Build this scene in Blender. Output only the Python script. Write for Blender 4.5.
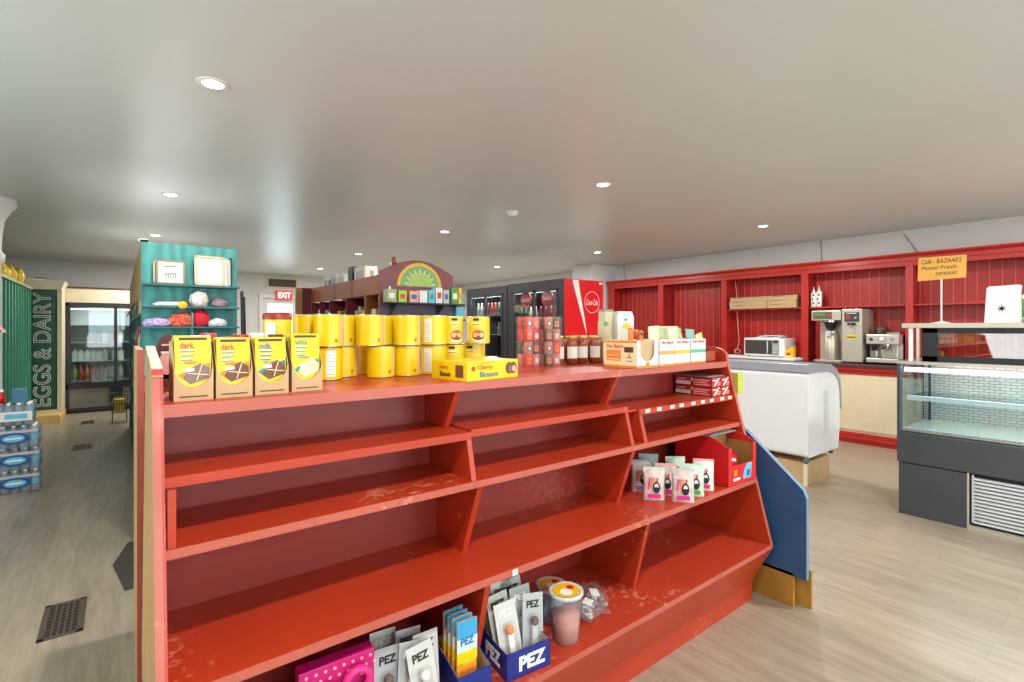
import bpy, bmesh, math, random
from mathutils import Vector, Matrix
random.seed(7)
PI = math.pi
S = bpy.context.scene
for o in list(bpy.data.objects): bpy.data.objects.remove(o)
COL = S.collection

# ---------------------------------------------------------------- camera, sky, exposure
cam_d = bpy.data.cameras.new('camera'); cam = bpy.data.objects.new('camera', cam_d); COL.objects.link(cam)
cam.location = (0, 0, 1.4); cam.rotation_euler = (math.radians(90), 0, math.radians(-37.958))
cam_d.sensor_width = 36; cam_d.lens = 502.5/1024*36; cam_d.shift_y = -13/1024; cam_d.clip_start = .02; cam_d.clip_end = 200
S.camera = cam
S.view_settings.view_transform = 'Standard'; S.view_settings.look = 'None'
S.cycles.transparent_max_bounces = 32
S.view_settings.gamma = 1; S.view_settings.use_curve_mapping = False
S.view_settings.exposure = 0.13
W = bpy.data.worlds.new('sky'); S.world = W; W.use_nodes = True
wn = W.node_tree.nodes; wl = W.node_tree.links; wn.clear()
wo = wn.new('ShaderNodeOutputWorld'); wb = wn.new('ShaderNodeBackground')
wb.inputs[0].default_value = (.88, .94, 1, 1); wb.inputs[1].default_value = 2.2
wl.new(wb.outputs[0], wo.inputs[0])
CEIL = 2.6
def area_light(name, loc, rot, sx, sy, power, color=(1, 1, 1), shape='RECTANGLE'):
    d = bpy.data.lights.new(name, 'AREA'); d.shape = shape; d.size = sx
    if shape == 'RECTANGLE': d.size_y = sy
    d.energy = power; d.color = color
    o = bpy.data.objects.new(name, d); COL.objects.link(o); o.location = loc; o.rotation_euler = rot
    return o
WIN = [(-1.0, 1.0), (1.9, 3.9), (4.8, 6.8)]          # shopfront windows behind the camera
for i, (a, b) in enumerate(WIN):
    area_light('daylight_fill', ((a+b)/2, -3.75, 1.45), (math.radians(110), 0, 0), b-a, 1.7, 62, (.95, .975, 1))  # fill lights added outside the unseen shopfront windows
area_light('door_daylight', (2.86, 12.5, 1.3), (math.radians(-90), 0, 0), .8, 1.9, 15, (.9, .95, 1))
area_light('daylight_fill', (-2.2, 2.2, 1.5), (0, math.radians(-95), 0), 1.6, 2.6, 55, (.96, .98, 1))  # fill light added beyond the left wall to brighten the left aisle
LAMPX = [.36, 3.19, 5.97]; LAMPY = [-2.4, .22, 2.85, 5.45, 7.95, 10.4]
LAMP_POWER = 31

# ---------------------------------------------------------------- materials
def lin(c):
    c = c/255
    return c/12.92 if c <= .04045 else ((c+.055)/1.055)**2.4
def rgb(r, g, b): return (lin(r), lin(g), lin(b), 1)
MATS = {}
def mat(name, c, rough=.5, metal=0, noise=.06, scale=8, coat=0, bump=0, emit=0, spec=.5, stretch=(1, 1, 1), trans=0):
    if name in MATS: return MATS[name]
    m = bpy.data.materials.new(name); m.use_nodes = True; MATS[name] = m
    nt = m.node_tree; N = nt.nodes; L = nt.links; p = N['Principled BSDF']
    p.inputs['Roughness'].default_value = rough; p.inputs['Metallic'].default_value = metal
    p.inputs['Specular IOR Level'].default_value = spec
    p.inputs['Coat Weight'].default_value = coat; p.inputs['Coat Roughness'].default_value = .12
    if trans: p.inputs['Transmission Weight'].default_value = trans
    base = rgb(*c)
    tc = N.new('ShaderNodeTexCoord'); mp = N.new('ShaderNodeMapping'); mp.inputs['Scale'].default_value = stretch
    nz = N.new('ShaderNodeTexNoise'); nz.inputs['Scale'].default_value = scale; nz.inputs['Detail'].default_value = 5
    L.new(tc.outputs['Object'], mp.inputs[0]); L.new(mp.outputs[0], nz.inputs['Vector'])
    mx = N.new('ShaderNodeMix'); mx.data_type = 'RGBA'
    mx.inputs[6].default_value = tuple(min(1, v*(1-noise*2)) for v in base[:3])+(1,)
    mx.inputs[7].default_value = tuple(min(1, v*(1+noise*2)) for v in base[:3])+(1,)
    L.new(nz.outputs[0], mx.inputs[0]); L.new(mx.outputs[2], p.inputs['Base Color'])
    if bump:
        b = N.new('ShaderNodeBump'); b.inputs['Strength'].default_value = bump; b.inputs['Distance'].default_value = .01
        L.new(nz.outputs[0], b.inputs['Height']); L.new(b.outputs[0], p.inputs['Normal'])
    if emit:
        p.inputs['Emission Color'].default_value = base; p.inputs['Emission Strength'].default_value = emit
    return m
def nodes(m): return m.node_tree.nodes, m.node_tree.links, m.node_tree.nodes['Principled BSDF']
def glassmat(name, tint=(235, 245, 245), refl=.08, rough=.02, opaque=0.0):
    if name in MATS: return MATS[name]
    m = bpy.data.materials.new(name); m.use_nodes = True; MATS[name] = m
    N = m.node_tree.nodes; L = m.node_tree.links; N.clear()
    out = N.new('ShaderNodeOutputMaterial'); t = N.new('ShaderNodeBsdfTransparent'); g = N.new('ShaderNodeBsdfGlossy')
    t.inputs[0].default_value = rgb(*tint); g.inputs['Roughness'].default_value = rough
    d = N.new('ShaderNodeBsdfDiffuse'); d.inputs[0].default_value = rgb(*tint)
    lw = N.new('ShaderNodeLayerWeight'); lw.inputs[0].default_value = .5
    pw = N.new('ShaderNodeMath'); pw.operation = 'POWER'; pw.inputs[1].default_value = 4.5; L.new(lw.outputs['Facing'], pw.inputs[0])
    ad = N.new('ShaderNodeMath'); ad.operation = 'MULTIPLY_ADD'; ad.inputs[1].default_value = .6; ad.inputs[2].default_value = refl*.6
    L.new(pw.outputs[0], ad.inputs[0])
    m0 = N.new('ShaderNodeMixShader'); m0.inputs[0].default_value = opaque
    L.new(t.outputs[0], m0.inputs[1]); L.new(d.outputs[0], m0.inputs[2])
    mx = N.new('ShaderNodeMixShader'); L.new(ad.outputs[0], mx.inputs[0]); L.new(m0.outputs[0], mx.inputs[1]); L.new(g.outputs[0], mx.inputs[2])
    L.new(mx.outputs[0], out.inputs[0])
    return m

# painted red wood with worn paler scratches
def red_paint(name, c, wear=.5, rough=.32, th=.345):
    m = mat(name, c, rough, noise=.09, scale=3.5, coat=.1, bump=.05)
    N, L, p = nodes(m)
    src = p.inputs['Base Color'].links[0].from_socket
    tc = N.new('ShaderNodeTexCoord')
    n1 = N.new('ShaderNodeTexNoise'); n1.inputs['Scale'].default_value = 38; n1.inputs['Detail'].default_value = 8; n1.inputs['Roughness'].default_value = .7
    n2 = N.new('ShaderNodeTexNoise'); n2.inputs['Scale'].default_value = 2.2; n2.inputs['Detail'].default_value = 2
    L.new(tc.outputs['Object'], n1.inputs['Vector']); L.new(tc.outputs['Object'], n2.inputs['Vector'])
    mu = N.new('ShaderNodeMath'); mu.operation = 'MULTIPLY'; L.new(n1.outputs[0], mu.inputs[0]); L.new(n2.outputs[0], mu.inputs[1])
    cr = N.new('ShaderNodeValToRGB'); cr.color_ramp.elements[0].position = th; cr.color_ramp.elements[1].position = th+.05
    cr.color_ramp.elements[0].color = (0, 0, 0, 1); cr.color_ramp.elements[1].color = (wear, wear, wear, 1)
    L.new(mu.outputs[0], cr.inputs[0])
    mx = N.new('ShaderNodeMix'); mx.data_type = 'RGBA'; mx.inputs[7].default_value = rgb(222, 140, 112)
    L.new(cr.outputs[0], mx.inputs[0]); L.new(src, mx.inputs[6]); L.new(mx.outputs[2], p.inputs['Base Color'])
    return m
RED = red_paint('red_gloss_paint', (180, 54, 24), .55, .4)
REDWORN = red_paint('worn_red_shelf_paint', (178, 56, 32), .75, .45, .30)
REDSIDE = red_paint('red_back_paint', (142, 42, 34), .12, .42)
REDEDGE = red_paint('red_worn_edge_paint', (184, 90, 74), .7, .4)
REDWALL = mat('red_beadboard_paint', (172, 38, 32), .38, noise=.05, scale=3)
REDTRIM = mat('red_trim_paint', (184, 44, 36), .3, noise=.05, scale=3)
REDBRIGHT = mat('bright_red', (212, 28, 30), .35)
WHITE = mat('white_plastic', (232, 232, 232), .35, noise=.02)
WHITEP = mat('white_paper', (236, 234, 228), .7, noise=.03)
CREAM = mat('cream_paint', (226, 212, 180), .5, noise=.04)
TAN = mat('tan_wood', (176, 134, 80), .45, noise=.15, scale=6, stretch=(1, 1, .15))
BROWNWOOD = mat('brown_wood', (150, 84, 46), .45, noise=.15, scale=6, stretch=(1, .15, 1))
GOLD = mat('gold_brown_wood', (168, 122, 48), .4, noise=.2, scale=7, stretch=(1, 1, .3))
KRAFT = mat('kraft_card', (196, 164, 122), .75, noise=.06, scale=20)
KRAFTD = mat('kraft_card_inside', (160, 116, 60), .8, noise=.06, scale=20)
YEL = mat('yellow_print', (232, 200, 2), .3, noise=.02)
YELO = mat('orange_yellow_print', (238, 186, 30), .35, noise=.03)
ORANGE = mat('orange_print', (236, 132, 40), .5, noise=.03)
SILVER = mat('bright_metal', (196, 192, 186), .25, 1, noise=.04)
STEEL = mat('brushed_steel', (206, 198, 182), .34, .6, noise=.05, stretch=(1, 1, 12))
CHROME = mat('chrome', (225, 225, 225), .1, 1, noise=.01)
BLACK = mat('black_plastic', (28, 30, 32), .4, noise=.1)
DKGREY = mat('dark_grey_metal', (60, 63, 66), .38, noise=.08)
GREY = mat('grey_plastic', (140, 144, 148), .45, noise=.03)
LGREY = mat('light_grey', (190, 192, 194), .5, noise=.03)
BROWN = mat('dark_brown_print', (84, 50, 34), .5)
CHOC = mat('chocolate_brown', (112, 62, 44), .45, noise=.15, scale=40)
CHOCG = mat('chocolate_grey', (132, 104, 92), .45, noise=.15, scale=40)
IVORY = mat('white_chocolate', (240, 226, 168), .45)
TEXTR = mat('red_lettering', (216, 60, 36), .5, noise=0.01)
TEXTB = mat('blue_lettering', (40, 110, 170), .5, noise=0.01)
TEXTT = mat('teal_lettering', (56, 160, 150), .5, noise=0.01)
TEXTK = mat('black_lettering', (34, 30, 30), .6, noise=0.01)
TEXTW = mat('white_lettering', (240, 240, 236), .5, noise=0.01)
NAVY = mat('navy_card', (24, 44, 130), .4, noise=.05)
GREENP = mat('green_print', (94, 150, 76), .5)
NEON = mat('neon_green_card', (172, 214, 60), .5)
TEAL = mat('teal_lettering_card', (20, 140, 130), .5)
PINK = mat('pink_print', (226, 40, 130), .4)
LPINK = mat('pale_pink_print', (238, 170, 160), .5)
LBLUE = mat('light_blue_print', (96, 190, 224), .4)
BLUEPAINT = mat('blue_painted_board', (44, 82, 124), .4, noise=.08)
BLUEEDGE = mat('pale_blue_worn_edge', (104, 134, 162), .5, noise=.1, scale=20)
GLASS = glassmat('clear_glass')
GLASSB = glassmat('blue_tinted_glass', (232, 241, 243), .08)
FILM = glassmat('clear_film', (250, 250, 250), .05, .12, .05)
FROST = glassmat('frosted_tub_plastic', (236, 238, 242), .06, .25, .16)
WATERM = glassmat('water_bottle_plastic', (212, 228, 240), .08, .12, .3)

# ---------------------------------------------------------------- mesh helpers
class MB:
    def __init__(s): s.v = []; s.f = []; s.m = []; s.mats = []; s.sm = []
    def mi(s, m):
        if m not in s.mats: s.mats.append(m)
        return s.mats.index(m)
    def add(s, vs, fs, m, smooth=False):
        o = len(s.v); s.v += [tuple(v) for v in vs]; k = s.mi(m)
        for f in fs: s.f.append(tuple(i+o for i in f)); s.m.append(k); s.sm.append(smooth)
        return s
    def box(s, x0, x1, y0, y1, z0, z1, m, M=None):
        vs = [Vector((x, y, z)) for x in (x0, x1) for y in (y0, y1) for z in (z0, z1)]
        if M: vs = [M @ v for v in vs]
        return s.add(vs, [(0, 1, 3, 2), (4, 6, 7, 5), (0, 4, 5, 1), (2, 3, 7, 6), (0, 2, 6, 4), (1, 5, 7, 3)], m)
    def prism(s, pts, axis, a, b, m, smooth=False, caps=True, capm=None):
        # pts: 2-D outline; axis 'x': (y,z), 'y': (x,z), 'z': (x,y)
        n = len(pts)
        def P(p, t): return {'x': (t, p[0], p[1]), 'y': (p[0], t, p[1]), 'z': (p[0], p[1], t)}[axis]
        vs = [P(p, a) for p in pts]+[P(p, b) for p in pts]
        s.add(vs, [(i, (i+1) % n, n+(i+1) % n, n+i) for i in range(n)], m, smooth)
        if caps: s.add(vs, [tuple(range(n))[::-1], tuple(range(n, 2*n))], capm or m)
        return s
    def lathe(s, prof, m, seg=20, c=(0, 0), z=0, smooth=True, M=None, caps=True):
        vs = []; fs = []; n = len(prof)
        for i in range(seg):
            a = 2*PI*i/seg
            for r, h in prof:
                v = Vector((c[0]+r*math.cos(a), c[1]+r*math.sin(a), z+h))
                vs.append(M @ v if M else v)
        for i in range(seg):
            j = (i+1) % seg
            for k in range(n-1): fs.append((i*n+k, j*n+k, j*n+k+1, i*n+k+1))
        s.add(vs, fs, m, smooth)
        if not caps or (n == 2 and prof[0][1] == prof[1][1]): return s
        if prof[0][0] > 1e-5: s.add([vs[i*n] for i in range(seg)], [tuple(range(seg))[::-1]], m)
        if prof[-1][0] > 1e-5: s.add([vs[i*n+n-1] for i in range(seg)], [tuple(range(seg))], m)
        return s
    def tube(s, pts, r, m, seg=8):
        pts = [Vector(p) for p in pts]; vs = []; n = len(pts)
        for i, p in enumerate(pts):
            d = (pts[min(i+1, n-1)]-pts[max(i-1, 0)]).normalized()
            u = d.cross(Vector((0, 0, 1))) if abs(d.z) < .95 else d.cross(Vector((1, 0, 0)))
            u.normalize(); w = d.cross(u)
            for k in range(seg):
                a = 2*PI*k/seg; vs.append(p+r*(math.cos(a)*u+math.sin(a)*w))
        fs = [(i*seg+k, i*seg+(k+1) % seg, (i+1)*seg+(k+1) % seg, (i+1)*seg+k) for i in range(n-1) for k in range(seg)]
        s.add(vs, fs, m, True)
        s.add(vs[:seg], [tuple(range(seg))[::-1]], m); s.add(vs[-seg:], [tuple(range(seg))], m)
        return s
    def quad(s, pts, m): return s.add(pts, [tuple(range(len(pts)))], m)
    def rect(s, x0, x1, z0, z1, y, m): return s.box(x0, x1, y-.0006, y+.0006, z0, z1, m)    # thin print on a -Y face
    def ell(s, cx, cz, rx, rz, y, m, n=20, a0=0, a1=2*PI, th=.0006):
        pts = [(cx+rx*math.cos(a0+(a1-a0)*i/n), cz+rz*math.sin(a0+(a1-a0)*i/n)) for i in range(n if a1-a0 > 6.2 else n+1)]
        return s.prism(pts, 'y', y-th, y+th, m)
    def poly(s, pts, y, m, th=.0006): return s.prism(pts, 'y', y-th, y+th, m)
    def cyl_patch(s, r, a0, a1, z0, z1, m, n=8):
        vs = []
        for i in range(n+1):
            a = a0+(a1-a0)*i/n
            vs += [(r*math.cos(a), r*math.sin(a), z0), (r*math.cos(a), r*math.sin(a), z1)]
        return s.add(vs, [(2*i, 2*i+2, 2*i+3, 2*i+1) for i in range(n)], m, True)
    def cyl_ell(s, r, a, z, ra, rz, m, n=16, lo=0, hi=2*PI):
        vs = [(r*math.cos(a), r*math.sin(a), z)]
        for i in range(n+1):
            t = lo+(hi-lo)*i/n; b = a+ra*math.cos(t); vs.append((r*math.cos(b), r*math.sin(b), z+rz*math.sin(t)))
        return s.add(vs, [(0, i+1, i+2) for i in range(n)], m, True)
    def build(s, name, parent=None, bevel=0, loc=None, rot=None, fix=True, subsurf=0):
        me = bpy.data.meshes.new(name); me.from_pydata(s.v, [], s.f)
        for m in s.mats: me.materials.append(m)
        for i, p in enumerate(me.polygons): p.material_index = s.m[i]; p.use_smooth = s.sm[i]
        if fix:
            bm = bmesh.new(); bm.from_mesh(me); bmesh.ops.recalc_face_normals(bm, faces=bm.faces); bm.to_mesh(me); bm.free()
        me.update()
        o = bpy.data.objects.new(name, me); COL.objects.link(o)
        if parent: o.parent = parent
        if loc: o.location = loc
        if rot: o.rotation_euler = rot
        if bevel:
            b = o.modifiers.new('bevel', 'BEVEL'); b.width = bevel; b.segments = 2; b.limit_method = 'ANGLE'
        if subsurf:
            b = o.modifiers.new('sub', 'SUBSURF'); b.levels = subsurf; b.render_levels = subsurf
        return o
def thing(name, label, cat, loc=(0, 0, 0), rz=0, group=None):
    o = bpy.data.objects.new(name, None); COL.objects.link(o); o.location = loc; o.rotation_euler = (0, 0, rz)
    o.empty_display_size = .05
    return tag(o, label, cat, group)
def tag(o, label, cat, group=None):
    o['label'] = label; o['category'] = cat
    if group: o['group'] = group
    return o
def struct(o): o['kind'] = 'structure'; return o
def dup(root, loc, rz=None, label=None, group=None):
    r = root.copy(); COL.objects.link(r); r.location = loc
    if rz is not None: r.rotation_euler = (0, 0, rz)
    if label: r['label'] = label
    if group: r['group'] = group
    for ch in list(root.children):
        c = ch.copy(); COL.objects.link(c); c.parent = r
        for g in list(ch.children):
            q = g.copy(); COL.objects.link(q); q.parent = c
    return r
def text(body, w, h, parent, loc, m, rot=(PI/2, 0, 0), name='lettering', outline=0, thick=0, shear=0):
    cu = bpy.data.curves.new('t', 'FONT'); cu.body = body; cu.align_x = 'CENTER'; cu.align_y = 'CENTER'; cu.size = 1
    cu.space_line = .9; cu.shear = shear
    if outline: cu.fill_mode = 'NONE'; cu.bevel_depth = outline
    else: cu.extrude = .002
    if thick: cu.offset = thick
    tmp = bpy.data.objects.new('t', cu); COL.objects.link(tmp)
    bpy.context.view_layer.update()
    me = bpy.data.meshes.new_from_object(tmp.evaluated_get(bpy.context.evaluated_depsgraph_get()))
    bpy.data.objects.remove(tmp); bpy.data.curves.remove(cu)
    xs = [v.co.x for v in me.vertices]; ys = [v.co.y for v in me.vertices]
    cx, cy = (min(xs)+max(xs))/2, (min(ys)+max(ys))/2
    sx = w/max(1e-6, max(xs)-min(xs)); sy = h/max(1e-6, max(ys)-min(ys))
    for v in me.vertices: v.co = ((v.co.x-cx)*sx, (v.co.y-cy)*sy, v.co.z*.35)
    me.materials.clear(); me.materials.append(m); me.name = name
    o = bpy.data.objects.new(name, me); COL.objects.link(o); o.parent = parent; o.location = loc; o.rotation_euler = rot
    return o
ORD = ['first', 'second', 'third', 'fourth', 'fifth', 'sixth', 'seventh', 'eighth', 'ninth', 'tenth', 'eleventh', 'twelfth', 'thirteenth', 'fourteenth']
R90 = -PI/2     # things whose front faces the -X side of the room

# ================================================================ THE SETTING
FLOOR = mat('vinyl_plank_floor', (158, 148, 136), .3, noise=.05, scale=1.2)
N, L, p = nodes(FLOOR)
tc = N.new('ShaderNodeTexCoord')
mp = N.new('ShaderNodeMapping'); mp.inputs['Rotation'].default_value = (0, 0, PI/2)
br = N.new('ShaderNodeTexBrick'); br.offset = .37; br.inputs['Scale'].default_value = 1
br.inputs['Brick Width'].default_value = 1.2; br.inputs['Row Height'].default_value = .18
br.inputs['Mortar Size'].default_value = .0012; br.inputs['Mortar Smooth'].default_value = .3
br.inputs['Color1'].default_value = rgb(170, 154, 136); br.inputs['Color2'].default_value = rgb(161, 146, 128); br.inputs['Mortar'].default_value = rgb(140, 129, 116)
L.new(tc.outputs['Object'], mp.inputs[0]); L.new(mp.outputs[0], br.inputs['Vector'])
mg = N.new('ShaderNodeMapping'); mg.inputs['Scale'].default_value = (9, 1.0, 1)
ng = N.new('ShaderNodeTexNoise'); ng.inputs['Scale'].default_value = 2.6; ng.inputs['Detail'].default_value = 9; ng.inputs['Roughness'].default_value = .62; ng.inputs['Distortion'].default_value = .8
L.new(tc.outputs['Object'], mg.inputs[0]); L.new(mg.outputs[0], ng.inputs['Vector'])
rg = N.new('ShaderNodeValToRGB'); rg.color_ramp.elements[0].position = .3; rg.color_ramp.elements[0].color = (.62, .60, .58, 1)
rg.color_ramp.elements[1].position = .68; rg.color_ramp.elements[1].color = (1.06, 1.05, 1.04, 1)
L.new(ng.outputs[0], rg.inputs[0])
mm = N.new('ShaderNodeMix'); mm.data_type = 'RGBA'; mm.blend_type = 'MULTIPLY'; mm.inputs[0].default_value = .8
L.new(br.outputs[0], mm.inputs[6]); L.new(rg.outputs[0], mm.inputs[7]); L.new(mm.outputs[2], p.inputs['Base Color'])
CEILM = mat('gloss_ceiling_paint', (214, 221, 216), .34, noise=.015, scale=1.5, coat=0, spec=.5)
WALLM = mat('white_wall_paint', (222, 220, 216), .6, noise=.02, scale=2)
X0, X1, Y0, Y1 = -2.0, 7.6, -3.6, 12.2
struct(MB().box(X0, X1, Y0, Y1, -.1, 0, FLOOR).build('floor'))
struct(MB().box(X0, X1, Y0, Y1, CEIL, CEIL+.1, CEILM).build('ceiling'))
struct(MB().box(X0-.1, X0, Y0, .8, 0, CEIL, WALLM).box(X0-.1, X0, 3.6, Y1, 0, CEIL, WALLM).box(X0-.1, X0, .8, 3.6, 0, .65, WALLM).box(X0-.1, X0, .8, 3.6, 2.3, CEIL, WALLM).build('wall_left'))
w4 = bpy.data.objects.new('window_4', None); COL.objects.link(w4); struct(w4)  # out-of-view window added to carry the left fill light
f = MB()
for q in (.8, 2.18, 3.56): f.box(X0-.08, X0-.03, q, q+.04, .65, 2.3, WHITE)
f.box(X0-.085, X0-.025, .8, 3.6, .65, .70, WHITE).box(X0-.085, X0-.025, .8, 3.6, 2.25, 2.3, WHITE).build('window_frame', w4); MB().box(X0-.057, X0-.053, .84, 3.56, .70, 2.25, GLASS).build('pane', w4)
struct(MB().box(X1, X1+.1, Y0, Y1, 0, CEIL, WALLM).build('wall_right'))
w = MB().box(X0, 2.42, Y1, Y1+.12, 0, CEIL, WALLM).box(3.32, X1, Y1, Y1+.12, 0, CEIL, WALLM).box(2.42, 3.32, Y1, Y1+.12, 2.14, CEIL, WALLM)
struct(w.build('wall_back'))
w = MB(); xs = [X0]+[v for ab in WIN for v in ab]+[X1]
for i in range(0, len(xs), 2): w.box(xs[i], xs[i+1], Y0-.12, Y0, 0, CEIL, WALLM)
for a, b in WIN: w.box(a, b, Y0-.12, Y0, 0, .6, WALLM).box(a, b, Y0-.12, Y0, 2.3, CEIL, WALLM)
struct(w.build('wall_front'))
for i, (a, b) in enumerate(WIN):
    w = thing('window_%d' % (i+1), 'x', 'x'); del w['label']; del w['category']; struct(w)
    f = MB()
    for q in (a, (a+b)/2-.02, b-.04): f.box(q, q+.04, Y0-.08, Y0-.03, .6, 2.3, WHITE)
    f.box(a, b, Y0-.08, Y0-.03, .6, .65, WHITE).box(a, b, Y0-.08, Y0-.03, 2.25, 2.3, WHITE)
    f.build('window_frame', w); MB().box(a+.04, b-.04, Y0-.057, Y0-.053, .65, 2.25, GLASS).build('pane', w)
# bright exit door in the far wall
d = thing('door_1', 'x', 'x'); del d['label']; del d['category']; struct(d)
f = MB().box(2.42, 2.49, Y1-.03, Y1+.1, 0, 2.14, WHITE).box(3.25, 3.32, Y1-.03, Y1+.1, 0, 2.14, WHITE).box(2.42, 3.32, Y1-.035, Y1+.1, 2.07, 2.145, WHITE)
f.build('door_frame', d)
f = MB().box(2.49, 2.60, Y1+.03, Y1+.07, .0, 2.07, WHITE).box(3.14, 3.25, Y1+.03, Y1+.07, 0, 2.07, WHITE).box(2.60, 3.14, Y1+.03, Y1+.07, 0, .3, WHITE).box(2.60, 3.14, Y1+.03, Y1+.07, 1.95, 2.07, WHITE)
f.build('door_leaf', d); MB().box(2.60, 3.14, Y1+.048, Y1+.052, .3, 1.95, GLASS).build('pane', d)
struct(MB().box(X0, 2.42, Y1-.015, Y1, 0, .1, WHITE).box(3.32, X1, Y1-.015, Y1, 0, .1, WHITE).build('baseboard_back'))
struct(MB().box(X0, X0+.015, Y0, Y1, 0, .1, WHITE).build('baseboard_left'))
# white pillar between the drinks fridge and the red shelving
struct(MB().box(6.9, 7.6, 6.45, 6.95, 0, CEIL, WALLM).build('wall_pillar', bevel=.01))
# lamps
LENS = mat('lamp_lens', (255, 250, 240), .5, noise=0, emit=14)
k = 0
desc = {(.36, 2.85): 'round recessed ceiling light, the largest one at upper left', (.36, 5.45): 'round recessed ceiling light above the teal shelf aisle, second at left',
        (3.19, 2.85): 'round recessed ceiling light in front of the smoke detector, right of centre', (3.19, 5.45): 'round recessed ceiling light above the arched sun shelf',
        (5.97, 2.85): 'round recessed ceiling light nearest the red wall shelving', (5.97, 5.45): 'round recessed ceiling light above the red drinks fridge',
        (3.19, 7.95): 'small distant ceiling light above the brown shelf run', (5.97, 7.95): 'small distant ceiling light above the black drinks cooler'}
proto = None
for x in LAMPX:
    for y in LAMPY:
        lx = x-.14 if (x > 3 and y == 7.95) else x
        lab = desc.get((x, y), 'round recessed ceiling light outside the main view')
        if proto is None:
            proto = thing('ceiling_light', lab, 'ceiling light', (lx, y, CEIL), 0, 'recessed ceiling lights')
            MB().lathe([(.048, -.004), (.07, -.006), (.075, -.0), (.048, 0)], WHITE, 24, caps=False).build('trim_ring', proto)
            MB().lathe([(.0, -.003), (.047, -.003)], LENS, 24).build('lens', proto)
        else: dup(proto, (lx, y, CEIL), 0, lab)
        area_light('lamp', (lx, y, CEIL-.012), (0, 0, 0), .1, .1, LAMP_POWER, (1, .975, .93), 'DISK')
t = thing('smoke_detector', 'small white round smoke detector on the ceiling', 'smoke detector', (3.2, 4.1, CEIL))
MB().lathe([(0, -.045), (.035, -.045), (.055, -.03), (.062, -.012), (.07, 0)], WHITE, 24).build('housing', t)
MB().lathe([(0, -.049), (.012, -.049), (.014, -.044)], GREY, 12).build('sensor', t)

# floor register and far floor vents
def floor_vent(x0, x1, y0, y1, lab, nx, ny):
    t = thing('floor_vent', lab, 'vent', ((x0+x1)/2, (y0+y1)/2, 0)); a, b = (x1-x0)/2, (y1-y0)/2
    M1 = mat('bronze_metal', (112, 98, 84), .4, .6)
    f = MB().box(-a, a, -b, -b+.02, .0, .006, M1).box(-a, a, b-.02, b, 0, .006, M1).box(-a, -a+.025, -b, b, 0, .006, M1).box(a-.025, a, -b, b, 0, .006, M1)
    f.build('frame', t, .001)
    MB().box(-a+.01, a-.01, -b+.01, b-.01, .0, .0015, mat('vent_dark', (44, 38, 34), .8)).build('duct_opening', t)
    g = MB()
    for i in range(1, nx): q = -a+.025+(2*a-.05)*i/nx; g.box(q-.0035, q+.0035, -b+.02, b-.02, .001, .005, M1)
    for i in range(1, ny): q = -b+.02+(2*b-.04)*i/ny; g.box(-a+.025, a-.025, q-.003, q+.003, .001, .0045, M1)
    g.build('grille', t)
floor_vent(-.295, -.135, 3.055, 3.42, 'bronze metal floor register in the grey aisle floor, nearest the red shelf', 5, 9)
floor_vent(-.44, -.25, 7.6, 7.92, 'dark floor vent halfway along the left aisle', 5, 8)
floor_vent(-.46, -.30, 9.6, 9.9, 'small dark floor vent in front of the glass-door fridge', 5, 8)

# ================================================================ RED DISPLAY SHELF (double sided, stepped)
G = thing('display_shelf', 'long red painted stepped wooden display shelf with empty shelves, in the foreground', 'display shelf', (0, 0, 0))
XL, XR = .08, 2.576; YC = 1.65
prof = [(1.296, 0), (1.296, .09), (1.19, .292), (1.19, .31), (1.418, 1.2), (1.428, 1.262), (1.455, 1.285), (1.49, 1.295)]
full = prof+[(2*YC-y, z) for y, z in reversed(prof)]
profL = [(1.296, 0), (1.296, .09), (1.19, .292), (1.19, .31), (1.418, 1.2), (1.444, 1.302), (1.80, 1.345), (1.80, 1.25)]+[(2*YC-y, z) for y, z in reversed(prof[:4])]
MB().prism(profL, 'x', XL-.006, XL, RED).prism(profL, 'x', XL-.022, XL-.006, REDEDGE, capm=TAN).build('side_panel', G)
MB().prism(full, 'x', XR, XR+.022, REDEDGE, capm=RED).build('side_panel', G)
MB().prism([(1.436, 1.285), (1.443, 1.3045), (1.80, 1.348), (1.80, 1.3455), (1.4445, 1.3025), (1.44, 1.285)], 'x', XL-.022, XL, TAN).box(XL-.0222, XL+.0002, 1.4375, 1.445, 1.283, 1.3035, REDBRIGHT).build('corner_cap', G)
def board(name, x0, x1, y0, y1, z1, th=.024, top=RED, edge=REDEDGE):
    b = MB(); vs = [(x, y, z) for x in (x0, x1) for y in (y0, y1) for z in (z1-th, z1)]
    b.add(vs, [(0, 1, 3, 2), (4, 6, 7, 5), (2, 3, 7, 6), (0, 2, 6, 4), (1, 5, 7, 3)], top); b.add(vs, [(0, 4, 5, 1)], edge)
    o = b.build(name, G, .002); return o
board('top_board', XL, XR, 1.42, 1.88, 1.22, .03)
MB().box(XL, XR, YC-.008, YC+.008, .05, 1.19, REDSIDE).build('back_panel', G)
B1, B2, B3, B4 = .905, .921, 1.715, 1.795
board('shelf', XL, B1+.006, 1.385, YC-.008, 1.058, .024, edge=RED)
board('shelf', B2-.006, B3, 1.39, YC-.008, 1.064, .024, edge=RED)
board('shelf', B4-.01, XR, 1.385, YC-.008, 1.045, .026, edge=RED)
board('shelf', XL, XR, 1.35, YC-.008, .905, .022)
board('shelf', XL, XR, 1.26, YC-.008, .633, .024)
board('shelf', XL, XR, 1.19, YC-.008, .31, .022, REDWORN)
for (yf, z) in ((1.91, 1.05), (1.95, .905), (2.04, .633), (2.11, .31)): board('shelf', XL, XR, YC+.008, yf, z)
def divider(x, z0, z1, y0b, y0t, th=.02, m=RED):
    MB().prism([(y0b, z0), (y0t, z1), (YC-.008, z1), (YC-.008, z0)], 'x', x-th/2, x+th/2, m).build('divider', G)
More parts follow.
